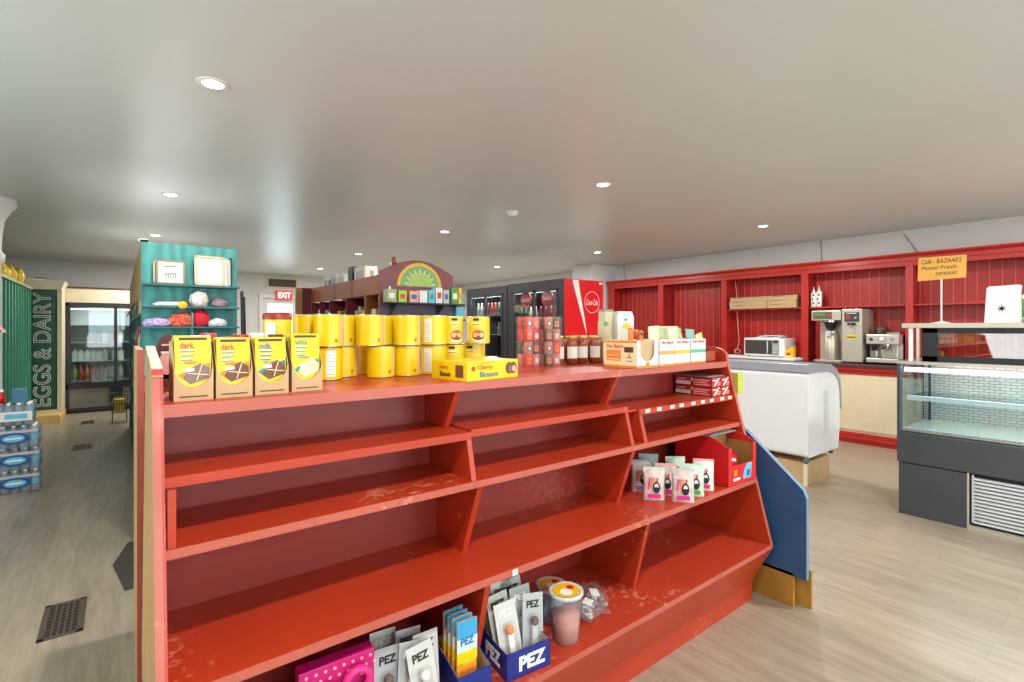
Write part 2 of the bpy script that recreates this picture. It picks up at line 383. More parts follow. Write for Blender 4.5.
divider(.885, 1.06, 1.19, 1.50, 1.425); divider(1.69, 1.064, 1.19, 1.49, 1.425)
divider(.903, .905, 1.034, 1.357, 1.387, .018); divider(1.706, .905, 1.04, 1.357, 1.392, .018); divider(1.795, .905, 1.019, 1.357, 1.387, .02)
divider(.935, .633, .883, 1.463, 1.365, .022); divider(1.725, .633, .883, 1.455, 1.365, .022)
divider(.90, .31, .609, 1.35, 1.272, .022); divider(1.70, .31, .609, 1.345, 1.272, .022)
MB().box(B3, B4-.01, 1.44, 1.455, .905, 1.045, RED).box(B3, B4-.01, 1.40, YC-.008, 1.036, 1.045, RED).build('filler_panel', G)
MB().box(XL+.004, XL+.02, 1.36, 1.375, .905, 1.034, RED).build('divider', G)
MB().prism([(1.2, .288), (1.215, .288), (1.30, .09), (1.285, .09)], 'x', XL, XR, RED).box(XL, XR, 1.285, 1.30, 0, .09, RED).build('kick_board', G)
for i in range(9):
    x = 1.83+.088*i+random.uniform(-.012, .012)
    MB().box(x, x+.032, 1.3835, 1.3848, 1.026, 1.041, WHITEP).build('price_tag', G)
MB().box(.985, 1.005, 1.2585, 1.2598, .61, .629, WHITEP).build('price_tag', G)
for k in range(3):
    MB().box(.4+.5*k, .42+.5*k, 1.3483, 1.3498, .886, .902, REDEDGE).build('paint_patch', G)

# second taller unit back to back behind it
t = thing('shelf_unit', 'tan-sided shelf unit with a pink front edge, back to back with the red display shelf', 'shelf unit', (0, 0, 0))
for x in (.050, 2.50):
    MB().box(x, x+.02, 2.335, 2.9, 0, 1.318, TAN).build('side_panel', t)
    MB().box(x, x+.022, 2.325, 2.335, 0, 1.32, REDEDGE).build('edge_strip', t)
MB().box(.07, 2.50, 2.335, 2.35, .05, 1.15, REDSIDE).build('back_panel', t)
for z in (.2, .55, .9, 1.16): MB().box(.07, 2.50, 2.35, 2.88, z-.02, z, RED).build('shelf', t)

# ================================================================ ON TOP OF THE RED SHELF
T = 1.22
def choc_box(loc, lab, word, l3, wc, l3c, chm, extra, dz=0, rz=0):
    t = thing('chocolate_display_box', lab, 'box of chocolate', loc, rz, 'yellow chocolate bar boxes on the red shelf')
    w, dp = .084, .15
    c = MB()                                     # kraft sleeve with a swooping cut-out front
    n = 12; pts = [(-w/2, 0), (w/2, 0), (w/2, .075)]
    for i in range(n+1):
        a = -PI*.0+(PI)*i/n; pts.append((w/2*.93*math.cos(a), .078-.046*math.sin(a)))
    pts.append((-w/2, .075)); c.prism(pts, 'y', -.001, .001, KRAFT)
    side = [(0, 0), (dp, 0), (dp, .13), (.05, .15), (.0, .078)]
    c.prism(side, 'x', -w/2, -w/2+.0015, KRAFT); c.prism(side, 'x', w/2-.0015, w/2, KRAFT)
    c.box(-w/2, w/2, dp-.0015, dp, 0, .145, KRAFT).box(-w/2, w/2, 0, dp, 0, .0015, KRAFT); c.build('cardboard_sleeve', t)
    MB().rect(-.03, .03, .0085, .0115, -.0014, BROWN).build('sleeve_print', t)
    for j in range(4):                           # upright bar packs leaning back
        b = MB(); sh = .02*1
        ym, h = .008+j*.022, .157+dz-(.004 if j % 2 else 0)
        M = Matrix.Translation((0, ym, .004)) @ Matrix.Rotation(math.radians(-5), 4, 'X')
        b.box(-w/2+.003, w/2-.003, 0, .017, 0, h, YEL, M)
        bar = b.build('chocolate_bar', t, .001)
        if j == 0:
            g = MB(); y = -.0008
            g.box(-.030, .030, y-.0004, y, .146+dz, .1525+dz, BROWN, M)
            for i in range(3): g.box(-.026, .0-.003*i, y-.0004, y, .120-.011*i+dz, .1225-.011*i+dz, TEXTW, M); g.box(-.026, .005-.003*i, y-.0006, y, .1165-.011*i+dz, .119-.011*i+dz, extra, M)
            # picture of the bar with a coloured corner
            def mp_(pts, m, yy):
                vs = [M @ Vector((a, yy, b_)) for a, b_ in pts]+[M @ Vector((a, yy+.0006, b_)) for a, b_ in pts]; k = len(pts)
                g.add(vs, [tuple(range(k)), tuple(range(k, 2*k))[::-1]]+[(i, (i+1) % k, k+(i+1) % k, k+i) for i in range(k)], m)
            mp_([(-.032, .058), (-.012, .072), (-.012, .042)], l3c, y-.0006); mp_([(.014, .080), (.036, .088), (.036, .05)], l3c, y-.0006)
            mp_([(-.022, .052), (-.006, .036), (.034, .05), (.036, .074), (.016, .088), (-.008, .074)], chm, y-.0012)
            mp_([(-.012, .062), (.034, .056), (.034, .058), (-.012, .064)], IVORY, y-.0016); mp_([(.006, .044), (.018, .084), (.020, .084), (.008, .044)], IVORY, y-.0016)
            mp_([(-.02, .066), (.002, .068), (.002, .076), (-.02, .074)], TEXTW, y-.002)
            g.build('bar_picture', bar)
            o = text(word, .032, .015, bar, (0, 0, 0), wc, thick=.015); o.matrix_local = M @ Matrix.Translation((-.012, -.0012, .133+dz)) @ Matrix.Rotation(PI/2, 4, 'X') @ Matrix.Diagonal((1, 1, .5, 1))
            o = text(l3, .028, .0085, bar, (0, 0, 0), wc if l3 != 'sea salt' else TEXTT, thick=.01); o.matrix_local = M @ Matrix.Translation((-.004, -.0012, .090+dz)) @ Matrix.Rotation(PI/2, 4, 'X') @ Matrix.Diagonal((1, 1, .5, 1))
    return t
choc_box((.145, 1.472, T), 'yellow dark chocolate bars in a kraft box, leftmost of the four on the red shelf', 'dark.', 'noir', TEXTR, ORANGE, CHOCG, GREY)
choc_box((.235, 1.474, T), 'yellow dark chocolate bars in a kraft box, second from left', 'dark.', 'noir', TEXTR, ORANGE, CHOC, GREY, -.006)
choc_box((.327, 1.482, T), 'yellow milk chocolate bars with blue lettering in a kraft box', 'milk.', 'sea salt', TEXTB, MATS['teal_lettering_card'], CHOC, TEXTB, -.006)
choc_box((.423, 1.495, T), 'yellow white chocolate bars with pale picture in a kraft box, beside the cans', 'white', 'blanc', TEXTT, MATS['teal_lettering_card'], IVORY, TEXTT, .003)

# big yellow cans
def can_mesh(kind):
    t = thing('food_can', '', 'can')
    r, h = .0495, .114
    MB().lathe([(r-.004, .0), (r, .001), (r, .004), (r-.0015, .005), (r-.0015, h-.005), (r, h-.004), (r, h-.001), (r-.004, h), (r-.005, h-.003), (0, h-.004)], SILVER, 32).build('tin', t)
    b = MB().lathe([(r+.0002, .0035), (r+.0002, h-.0035)], YEL, 32, caps=False)
    # label prints, all around the front (angle -90 deg is the -Y side)
    F = -PI/2
    if kind == 'back':
        YL = mat('yellow_fine_print', (206, 178, 20), .5)
        for i in range(7): b.cyl_patch(r+.0006, F-.62, F+.5-(.12 if i % 2 else 0), .028+i*.0105, .0288+i*.0105, YL)
        for i in range(7): b.cyl_patch(r+.0006, F+.56+i*.032, F+.573+i*.032, .016, .028, TEXTK, 1)
        b.cyl_patch(r+.0006, F+.98, F+1.3, .01, h-.01, LPINK)
    if kind == 'side':
        b.cyl_patch(r+.0006, F-.1, F+.55, .012, h-.012, WHITEP)
        for i in range(8): b.cyl_patch(r+.001, F-.04, F+.48, .02+i*.009, .0215+i*.009, GREY)
        for i in range(7): b.cyl_patch(r+.0006, F-.8+i*.04, F-.782+i*.04, .014, .03, TEXTK, 1)
    if kind == 'front':
        b.cyl_patch(r+.0006, F-.3, F+.2, h-.019, h-.009, TEXTK)
        b.cyl_patch(r+.0006, F-.42, F+.35, .083, .087, TEXTW).cyl_patch(r, F-.3, F+.3, .074, .079, TEXTW).cyl_patch(r+.0002, F-.35, F+.25, .0795, .082, BROWN)
        b.cyl_ell(r+.0008, F+.15, .034, .62, .025, WHITEP).cyl_ell(r+.001, F+.15, .037, .56, .021, TEXTR, 18)
        b.cyl_ell(r+.0013, F+.15, .031, .52, .015, CHOC, 12, PI, 2*PI)
        for i in range(5): b.cyl_ell(r+.0016, F-.1+i*.13, .04+(i % 2)*.005, .05, .004, LPINK, 8)
        b.cyl_patch(r+.0006, F-1.25, F-.75, .012, h-.012, WHITEP)
    b.build('paper_label', t)
    return t
protos = {k_: can_mesh(k_) for k_ in ('back', 'side', 'front')}
usedk = set()
def place_can(x, y, z, kind, lab, turn=0):
    face = math.atan2(-x, y)*-1       # turns the label towards the room's front left
    rz = -math.atan2(x, y)+turn
    if kind not in usedk:
        usedk.add(kind); o = protos[kind]; o.location = (x, y, z); o.rotation_euler = (0, 0, rz)
        o['label'] = lab; o['group'] = 'large yellow food cans on the red shelf'
    else: dup(protos[kind], (x, y, z), rz, lab, 'large yellow food cans on the red shelf')
H1 = T; H2 = T+.1145
CANS = [ # x, y, level, kind, label, turn
 (.575, 1.79, 0, 'side', 'yellow can with a white label strip, bottom row beside the white chocolate box', 0),
 (.655, 1.86, 0, 'back', 'yellow can in the bottom row, second from left', 0),
 (.742, 1.93, 0, 'back', 'shaded yellow can in the bottom row, set back behind its neighbours', .4),
 (.757, 1.755, 0, 'back', 'yellow can standing forward in the bottom row, fourth from left', 0),
 (.860, 1.755, 0, 'back', 'yellow can in the bottom row, fifth from left', 0),
 (.978, 1.76, 0, 'side', 'yellow can with cream label panel, bottom row left of the candy box', -.7),
 (1.09, 1.80, 0, 'front', 'yellow bottom-row can mostly hidden behind the candy box', 0),
 (1.19, 1.80, 0, 'front', 'yellow can with white lettering, rightmost of the bottom row', -.2),
 (.535, 1.89, 1, 'back', 'yellow can set back at the far left of the top row', .5),
 (.574, 1.775, 1, 'back', 'yellow can in the top row, second from left', -.15),
 (.652, 1.85, 1, 'back', 'yellow can in the top row, third from left with white seam', -.1),
 (.719, 1.765, 1, 'back', 'yellow can in the top row, fourth from left', 0),
 (.800, 1.84, 1, 'back', 'narrowly visible yellow can set back in the middle of the top row', .3),
 (.855, 1.74, 1, 'back', 'yellow can in the top row, sixth from left', 0),
 (.972, 1.745, 1, 'side', 'yellow can with cream text panel in the top row', -.7),
 (1.077, 1.79, 1, 'front', 'yellow can with a partly hidden red bowl picture in the top row', .35),
 (1.180, 1.745, 1, 'front', 'yellow can with a full red bowl picture, rightmost of the top row', -.1)]
for c in CANS: place_can(c[0], c[1], H2 if c[2] else H1, c[3], c[4], c[5])
t = thing('food_can', 'tall yellow tub with a dark red lid behind the milk chocolate box', 'can', (.42, 1.93-.1, T))
MB().lathe([(.044, 0), (.044, .21)], YEL, 28).build('tub', t)
MB().lathe([(.0455, .208), (.0455, .228), (.04, .232), (0, .232)], mat('dark_red_lid', (150, 44, 28), .4), 28).build('lid', t)
F = -PI/2-.25
MB().cyl_patch(.0446, F-.9, F-.1, .02, .2, WHITEP).build('side_label', t)

# Cherry Blossom box
t = thing('candy_box', 'bright yellow cherry candy box with red and blue lettering', 'candy box', (1.035, 1.43, T), math.radians(9))
MB().box(-.125, .125, 0, .19, 0, .066, YEL).build('carton', t, .0015)
g = MB(); y = -.0012
for ox in (.078, .098): g.ell(ox, .036, .019, .021, y, CHOC); g.ell(ox+.004, .033, .010, .012, y-.0008, LPINK if ox > .08 else CHOCG)
g.ell(-.098, .042, .0085, .0085, y, TEXTR).rect(-.1, .0, .0605, .0615, y, BROWN)
g.build('printed_label', t)
text('Cherry', .070, .020, t, (-.043, -.0012, .043), TEXTR); text('Blossom', .088, .019, t, (-.024, -.0012, .021), TEXTB)
rl = (PI/2, 0, -PI/2)
text('Cherry', .05, .018, t, (-.1258, .125, .043), TEXTR, rl); text('Blossom', .055, .017, t, (-.1258, .115, .021), TEXTK, rl)
g = MB(); g.box(-.1262, -.1254, .02, .06, .012, .054, CHOC); g.build('end_picture', t)
# packs of small cans in printed shrink wrap
def bean_pack(loc, lab, cols, nx, rz=0):
    t = thing('can_multipack', lab, 'canned food pack', loc, rz, 'stacked shrink-wrapped can packs')
    M1 = MATS.get('bean_red') or mat('bean_red', (220, 48, 34), .35, noise=.25, scale=60)
    M2 = MATS.get('bean_green') or mat('bean_green', (86, 84, 58), .4, noise=.3, scale=70)
    M3 = MATS.get('bean_mix') or mat('bean_mix', (226, 120, 110), .35, noise=.4, scale=80)
    MM = {'r': M1, 'g': M2, 'm': M3}
    for i in range(nx):
        for j in range(2):
            for k in range(2):
                r = .0215; h = .057; b = MB().lathe([(r-.001, 0), (r, .002), (r, h-.002), (r-.001, h), (0, h-.001)], MM[cols[(i+j+k) % len(cols)]], 16, (0, 0), 0)
                b.cyl_patch(r+.0005, -PI/2-.8, -PI/2+.2, .012, .038, [ORANGE, LPINK, MM['g']][(i+2*k) % 3]).cyl_ell(r+.001, -PI/2-.3, .026, .3, .009, [TEXTR, CREAM][(i+k) % 2], 10)
                o = b.build('can', t, loc=(r+i*2.05*r, r+j*2.05*r, k*(h+.001)))
    W_ = nx*.0441
    MB().box(-.001, W_+.001, -.001, .0885, -.0005, .1165, FILM).build('shrink_wrap', t)
bean_pack((1.495, 1.80, T), 'red and green shrink-wrapped pack of small cans, bottom left of the four', 'rmg', 2)
bean_pack((1.585, 1.765, T), 'pink-striped shrink-wrapped pack of small cans, bottom right of the four', 'gmr', 2, math.radians(-8))
bean_pack((1.495, 1.80, T+.1172), 'bright red shrink-wrapped pack of small cans, top left of the four', 'rr', 2)
bean_pack((1.585, 1.765, T+.1172), 'green and pink shrink-wrapped pack of small cans, top right of the four', 'gm', 2, math.radians(-8))
# sauce jars
SAUCE = mat('red_sauce', (176, 70, 24), .25, noise=.3, scale=30)
t = thing('sauce_jar', 'amber sauce jar with a white label, leftmost of the four', 'jar', (1.705, 1.82, T), 0, 'sauce jars on the red shelf')
MB().lathe([(0, .002), (.028, .002), (.0335, .008), (.0335, .10), (.029, .112), (.026, .118)], SAUCE, 24).build('sauce', t)
MB().lathe([(.029, 0), (.0348, .007), (.0348, .102), (.030, .115), (.027, .128)], GLASS, 24).build('glass_jar', t)
MB().lathe([(.030, .126), (.0305, .127), (.0305, .139), (.028, .1415), (0, .1415)], mat('gold_lid', (190, 150, 90), .3, .7), 24).build('lid', t)
MB().cyl_patch(.0352, -PI/2-1.3, -PI/2+.3, .03, .088, WHITEP).build('jar_label', t)
J0 = t
for x, y, l in ((1.78, 1.80, 'amber sauce jar with a white label, second from left'), (1.855, 1.80, 'amber sauce jar with a white label, third from left'), (1.93, 1.785, 'amber sauce jar with a cream label, beside the green cans')):
    dup(J0, (x, y, T), random.uniform(-.15, .1), l, 'sauce jars on the red shelf')
def green_can(loc, lab, body):
    t = thing('food_can', lab, 'can', loc, 0, 'green and cream cans beside the striped cartons')
    MB().lathe([(.031, 0), (.032, .002), (.032, .104), (.031, .106), (0, .105)], body, 24).build('tin', t)
    MB().cyl_patch(.0325, -PI/2-1.1, -PI/2+.1, .02, .085, mat('olive_cream', (206, 196, 160), .5)).cyl_ell(.0325, -PI/2-.5, .095, .5, .012, GREENP, 10).build('can_label', t)
OL = mat('olive_green_print', (124, 134, 82), .4, noise=.2, scale=40)
green_can((2.0, 1.78, T), 'green and cream can, lower of the stacked pair beside the jars', OL)
green_can((2.0, 1.78, T+.1065), 'green and cream can, upper of the stacked pair beside the jars', MATS['olive_cream'])
t = thing('carton', 'cream spice carton with grey top behind the green cans', 'carton', (2.075, 1.83, T))
MB().box(-.03, .03, -.02, .03, 0, .275, MATS['olive_cream']).build('carton_body', t, .002); MB().box(-.031, .031, -.021, .031, .268, .28, GREY).build('carton_top', t)
t = thing('carton', 'white carton with a yellow lemon picture standing behind the striped boxes', 'carton', (2.17, 1.80, T), math.radians(-12))
MB().prism([(-.055, 0), (.055, 0), (.055, .245), (.04, .27), (-.04, .27), (-.055, .245)], 'y', -.03, .03, WHITEP).build('carton_body', t)
MB().ell(.005, .19, .027, .016, -.031, YEL).ell(.0, .225, .012, .007, -.031, GREENP).rect(-.02, .02, .25, .253, -.031, TEXTK).build('lemon_picture', t)

# striped-edge soup display cartons "Thai Bite"
def stripe_strip(b, x0, x1, z, y, h=.010, n=None, M=None):
    n = n or max(3, int((x1-x0)/.0075))
    b.box(x0, x1, y-.0004, y+.0004, z, z+h, YEL, M)
    for i in range(n):
        a = x0+(x1-x0)*i/n; b.box(a, a+(x1-x0)/n*.5, y-.0009, y, z, z+h, TEXTR, M)
CP = mat('cream_orange_print', (240, 214, 170), .5)
t = thing('display_carton', 'cream and white striped-edge carton with a kraft cut-out front, leftmost of the three', 'carton', (1.875, 1.41, T), math.radians(2), 'striped cartons on the red shelf')
W1, D1, H = .155, .19, .125
b = MB().box(-W1/2, -W1/2+.002, 0, D1, 0, H, CP).box(W1/2-.002, W1/2, 0, D1, 0, H, WHITEP).box(-W1/2, W1/2, D1-.002, D1, 0, H, CP).box(-W1/2, W1/2, 0, D1, 0, .003, KRAFT)
pts = [(-W1/2, 0), (W1/2, 0), (W1/2, H), (.055, H)]+[(.055*math.cos(a), .075-.045*math.sin(a)) for a in [PI*i/10 for i in range(11)]]+[(-.055, H), (-W1/2, H)]
b.prism(pts, 'y', 0, .002, WHITEP); b.build('carton_body', t)
MB().box(-.06, .06, .010, .012, .02, H-.002, KRAFT).build('kraft_insert', t)
g = MB(); stripe_strip(g, -W1/2, W1/2, 0.001, -.0006); g.ell(.0, .018, .016, .008, -.0006, ORANGE)
ML = Matrix.Translation((-W1/2, D1, 0)) @ Matrix.Rotation(-PI/2, 4, 'Z')     # the left (-X) face: x runs towards the viewer
stripe_strip(g, 0, D1, .001, -.0006, M=ML, n=20); stripe_strip(g, 0, D1, H-.012, -.0006, M=ML, n=20)
g.box(.02, .10, -.0008, 0, .03, .08, ORANGE, ML); g.box(.025, .09, -.0012, 0, .036, .04, CP, ML); g.box(.025, .09, -.0012, 0, .055, .058, CP, ML)
g.box(.12, .17, -.0008, 0, .07, .095, BROWN, ML); g.box(.13, .165, -.0008, 0, .03, .033, BROWN, ML); g.box(.13, .16, -.0008, 0, .045, .048, BROWN, ML)
g.build('striped_print', t)
text('The Batch', .10, .018, t, (-W1/2-.0008, .125, .098), TEXTR, rl, thick=.01)
T1 = t
for i in range(5):
    z0 = .105+random.uniform(-.01, .01)
    sx = -.055+i*.024
    M = Matrix.Translation((sx, .05+.02*(i % 3), z0)) @ Matrix.Rotation(random.uniform(-.35, .35), 4, 'Y') @ Matrix.Rotation(random.uniform(-.2, .1), 4, 'X')
    o = MB().box(-.014, .014, -.003, .003, -.06, .075, mat('orange_sachet', (218, 110, 40), .4), M).box(-.012, .012, -.0035, .0035, .05, .066, BROWN if i % 2 else ORANGE, M).build('snack_sachet', None, .0015)
    o.location = t.location; o.rotation_euler = t.rotation_euler
    tag(o, 'orange snack sachet standing in the cut-out carton, number order from left: %s' % ['first', 'second', 'third', 'fourth', 'fifth'][i], 'sachet', 'orange snack sachets')
def white_carton(loc, w, lab, band, title):
    t = thing('display_carton', lab, 'carton', loc, math.radians(2), 'striped cartons on the red shelf')
    b = MB().box(-w/2, w/2, 0, .002, 0, .125, WHITEP).box(-w/2, w/2, .15, .152, 0, .125, WHITEP).box(-w/2, -w/2+.002, 0, .15, 0, .125, WHITEP).box(w/2-.002, w/2, 0, .15, 0, .125, WHITEP).box(-w/2, w/2, 0, .15, 0, .003, KRAFT)
    b.build('carton_body', t)
    g = MB(); stripe_strip(g, -w/2, w/2, .001, -.0006); g.rect(-w/2, w/2, .055, .073, -.0006, band)
    for i in range(3): g.rect(-w*.32, w*.32, .032-.006*i+.005, .0335-.006*i+.005, -.0006, GREY)
    for i in range(3): g.rect(-w*.35, w*.3, .08+.006*i, .0815+.006*i, -.0006, LBLUE)
    g.build('printed_band', t)
    text(title, w*.8, .013, t, (0, -.0012, .112), TEXTR, thick=.01)
    return t
white_carton((2.03, 1.415, T), .125, 'white carton with an orange band and striped base, second of the three', mat('orange_band', (236, 160, 90), .5), 'The Batch')
white_carton((2.175, 1.428, T), .135, 'white carton with a yellow band and striped base', YELO, 'The Batch')
white_carton((2.325, 1.435, T), .14, 'white carton with a green band and striped base, beside the red basket', mat('green_band', (86, 176, 130), .5), 'The Batch')
BAG1 = mat('cream_bag', (226, 214, 178), .35, noise=.15, scale=30); BAG2 = mat('green_bag', (164, 176, 130), .35, noise=.25, scale=30)
def pouch_mesh(w, h, d, m, print_m=None, accents=(), seal=LGREY):
    """stand-up pouch: pinched top seal, fuller belly"""
    b = MB(); n = 6; rows = []
    for k in range(n+1):
        z = h*k/n; t_ = d*math.sin(PI*min(1, (k/n)*.9+.12))*.5+.0015 if k < n else .0012
        ww = w/2*(1-.04*math.sin(PI*k/n)); rows.append((z, t_, ww))
    vs = []
    for z, t_, ww in rows:
        for i in range(8):
            a = 2*PI*i/8; vs.append((ww*max(-1, min(1, 1.15*math.cos(a))), t_*math.sin(a), z))
    fs = [(k*8+i, k*8+(i+1) % 8, (k+1)*8+(i+1) % 8, (k+1)*8+i) for k in range(n) for i in range(8)]
    b.add(vs, fs, m, True); b.add(vs[:8], [tuple(range(8))[::-1]], m); b.add(vs[-8:], [tuple(range(8))], m)
    return b
for i, (x, y, z, w, h, m, l) in enumerate([(2.02, 1.48, T+.035, .085, .155, BAG1, 'cream snack bag in the carton with the orange band'), (2.10, 1.50, T+.035, .085, .145, BAG2, 'green snack bag between the first two white cartons'),
        (2.19, 1.49, T+.035, .09, .15, BAG1, 'cream snack bag in the carton with the yellow band'), (2.27, 1.50, T+.035, .075, .145, BAG2, 'green-and-cream snack bag at the left of the green-banded carton'),
        (2.345, 1.49, T+.035, .085, .14, mat('teal_bag', (132, 168, 160), .35, noise=.3, scale=30), 'teal and white snack bag in the green-banded carton')]):
    o = pouch_mesh(w, h, .02, m).build('snack_bag', None, loc=(x, y, z), rot=(random.uniform(-.12, .05), random.uniform(-.12, .12), 0)); tag(o, l, 'bag')
t = thing('display_card', 'tall cream header card standing behind the snack bags', 'card', (2.36, 1.66, T)); MB().prism([(-.11, 0), (.11, 0), (.125, .19), (-.10, .19)], 'y', 0, .003, BAG1).build('card', t); text('Organic Snacks', .14, .012, t, (.01, -.001, .175), BROWN)
# basket, bag and card at the right end
t = thing('snack_basket', 'small brown-red card basket at the right end of the red shelf', 'basket', (2.50, 1.47, T))
WI = mat('brown_red_wicker', (158, 66, 36), .5, noise=.2, scale=40)
b = MB()
for a, c in (((-.05, .05), (0, .004)), ((-.05, .05), (.11, .114))): b.box(a[0], a[1], c[0], c[1], 0, .055, WI)
b.box(-.05, -.046, 0, .114, 0, .055, WI).box(.046, .05, 0, .114, 0, .055, WI).box(-.05, .05, 0, .114, 0, .004, WI); b.build('basket_body', t)
o = pouch_mesh(.07, .15, .03, mat('gold_bag', (222, 196, 120), .3, noise=.3, scale=25)).build('snack_bag', None, loc=(2.485, 1.51, T+.006), rot=(0, -.28, 0)); tag(o, 'gold and cream bag leaning in the brown-red basket', 'bag')
t = thing('display_card', 'dark photo card with a cream top standing at the right end of the red shelf', 'card', (2.535, 1.75, T), 0)
MB().box(-.06, .05, 0, .003, 0, .16, BAG1).build('card', t); MB().rect(-.05, .045, .03, .12, -.0007, BLACK).ell(0, .08, .025, .02, -.0016, LGREY).build('photo_print', t)
# behind the chocolate boxes
t = thing('oval_tin', 'dark oval tin with pink and cream print at the left end of the red shelf', 'tin', (.112, 1.845, T))
MB().ell(0, .095, .028, .068, .0, BROWN, 28, th=.02).box(-.022, .022, -.02, .02, 0, .04, BROWN).build('tin_body', t)
MB().ell(0, .075, .021, .035, -.021, LPINK).ell(0, .13, .020, .018, -.0222, mat('maroon', (90, 30, 40), .4)).rect(-.016, .016, .104, .110, -.0232, WHITEP).rect(-.015, .015, .127, .132, -.0242, LPINK).build('printed_label', t)
for x, y, h, m1, m2, l in ((.20, 1.68, .165, YEL, REDBRIGHT, 'yellow jar with a red lid behind the first dark chocolate box'), (.29, 1.72, .16, WHITEP, REDBRIGHT, 'white jar behind the gap of the dark chocolate boxes'),
        (.335, 1.72, .165, REDBRIGHT, WHITEP, 'red jar with a white lid behind the milk chocolate box'), (.255, 1.70, .155, LGREY, BROWN, 'grey tin behind the second dark chocolate box'), (.385, 1.70, .16, REDBRIGHT, BROWN, 'red tin behind the milk chocolate box'), (.50, 1.72, .15, REDBRIGHT, WHITEP, 'red and white tin behind the white chocolate box')):
    t = thing('grocery_jar', l, 'jar', (x, y, T)); MB().lathe([(.0, 0), (.02, 0), (.021, .003), (.021, h-.02), (.019, h-.017)], m1, 20).build('jar_body', t)
    MB().lathe([(.022, h-.018), (.022, h-.002), (.02, h), (0, h)], m2, 20).build('lid', t); MB().cyl_patch(.0215, -PI/2-.7, -PI/2+.5, .04, h-.03, WHITEP if m1 != WHITEP else TEXTR).build('jar_label', t)
t = thing('spread_tub', 'small white tub with a green label right of the yellow cans', 'tub', (1.285, 1.80, T))
MB().lathe([(.026, 0), (.031, .05), (.031, .055), (0, .055)], WHITEP, 20).cyl_patch(.0305, -2.6, -.6, .012, .04, GREENP).build('tub_body', t)
t = thing('food_carton', 'narrow yellow carton standing right of the can stack', 'carton', (1.265, 1.87, T)); MB().box(-.03, .03, -.012, .012, 0, .16, YEL).build('carton_body', t, .001); MB().rect(-.02, .02, .10, .13, -.0126, TEXTR).build('carton_print', t)

# ================================================================ ON THE SHELVES
# red boxes on the right upper shelf
RB = mat('dark_red_box', (176, 34, 40), .4, noise=.2, scale=30)
def red_box(loc, w, lab):
    t = thing('candy_carton', lab, 'box', loc, 0, 'stacked red candy cartons')
    D = .215
    MB().box(0, w, 0, D, 0, .047, RB).build('carton', t, .0015)
    g = MB(); y = -.0008
    g.poly([(w*.15, .004), (w*.3, .004), (w*.85, .044), (w*.7, .044)], y, WHITEP)
    for i in range(3): g.rect(w*.5, w*.92, .006+i*.007, .009+i*.007, y-.0012, LPINK)
    g.rect(w*.05, w*.45, .031, .037, y-.0012, WHITEP)
    ML = Matrix.Translation((0, D, 0)) @ Matrix.Rotation(-PI/2, 4, 'Z')
    g.box(.0, D*.42, -.001, 0, .005, .024, WHITEP, ML)
    for i in range(3): g.box(D*.5, D*(.94-.07*(i % 2)), -.001, 0, .006+i*.012, .012+i*.012, LPINK, ML)
    g.box(D*.04, D*.3, -.001, 0, .032, .038, LPINK, ML); g.box(D*.44, D*.47, -.001, 0, .028, .042, WHITEP, ML)
    g.build('printed_label', t)
for j, nm in enumerate(('bottom', 'top')):
    z = 1.0455+.0485*j
    red_box((2.402, 1.405, z), .083, 'dark red candy carton with pale side label, %s of the left stack' % nm)
    red_box((2.488, 1.403, z), .083, 'dark red candy carton, %s of the right stack at the shelf end' % nm)
t = thing('magazine', 'grey printed sheets lying on top of the dark red cartons', 'paper', (2.405, 1.43, 1.143)); MB().box(0, .16, 0, .20, 0, .004, GREY).build('sheets', t)
NN = mat('neon_speckle', (178, 216, 70), .5, noise=.5, scale=160)
t = thing('price_sign', 'neon green speckled card hanging on the end of the red shelf', 'card', (2.60, 1.395, 1.045)); b = MB().box(0, .003, -.02, .07, 0.0, .115, NN); b.box(.0, .055, -.022, -.019, .0, .115, NN); b.build('card', t)
# red cardboard bin
t = thing('display_bin', 'red open cardboard display bin with a brown inside on the fourth shelf', 'display bin', (2.305, 1.265, .633), math.radians(-2))
RC = mat('red_card', (216, 30, 32), .45, noise=.05)
w, dp, h = .255, .30, .225
b = MB()
side = [(0, 0), (dp, 0), (dp, h), (.09, h), (.035, h-.02), (0, h-.04)]
b.prism(side, 'x', 0, .004, RC); b.prism(side, 'x', w-.004, w, RC); b.box(0, w, dp-.004, dp, 0, h, RC); b.box(0, w, 0, dp, 0, .004, RC); b.box(0, w, 0, .004, 0, .095, RC)
b.box(0, .03, 0, .004, .09, h-.04, RC).box(w-.03, w, 0, .004, .09, h-.04, RC)
b.build('bin_body', t)
MB().box(.006, w-.006, .16, .164, .01, h-.004, KRAFTD).box(.005, .008, .01, .16, .01, h-.045, KRAFTD).box(w-.008, w-.005, .01, .16, .01, h-.045, KRAFTD).build('bin_lining', t)
MB().poly([(.03, .02), (.10, .02), (.12, .085), (.05, .085)], -.0012, REDBRIGHT).rect(.04, .10, .022, .034, -.003, WHITEP).rect(.045, .075, .045, .075, -.003, ORANGE).poly([(.13, .02), (.20, .02), (.21, .09), (.17, .095), (.14, .06)], -.0012, LBLUE).poly([(.16, .03), (.19, .03), (.195, .06), (.165, .06)], -.003, TEXTB).build('bin_print', t)
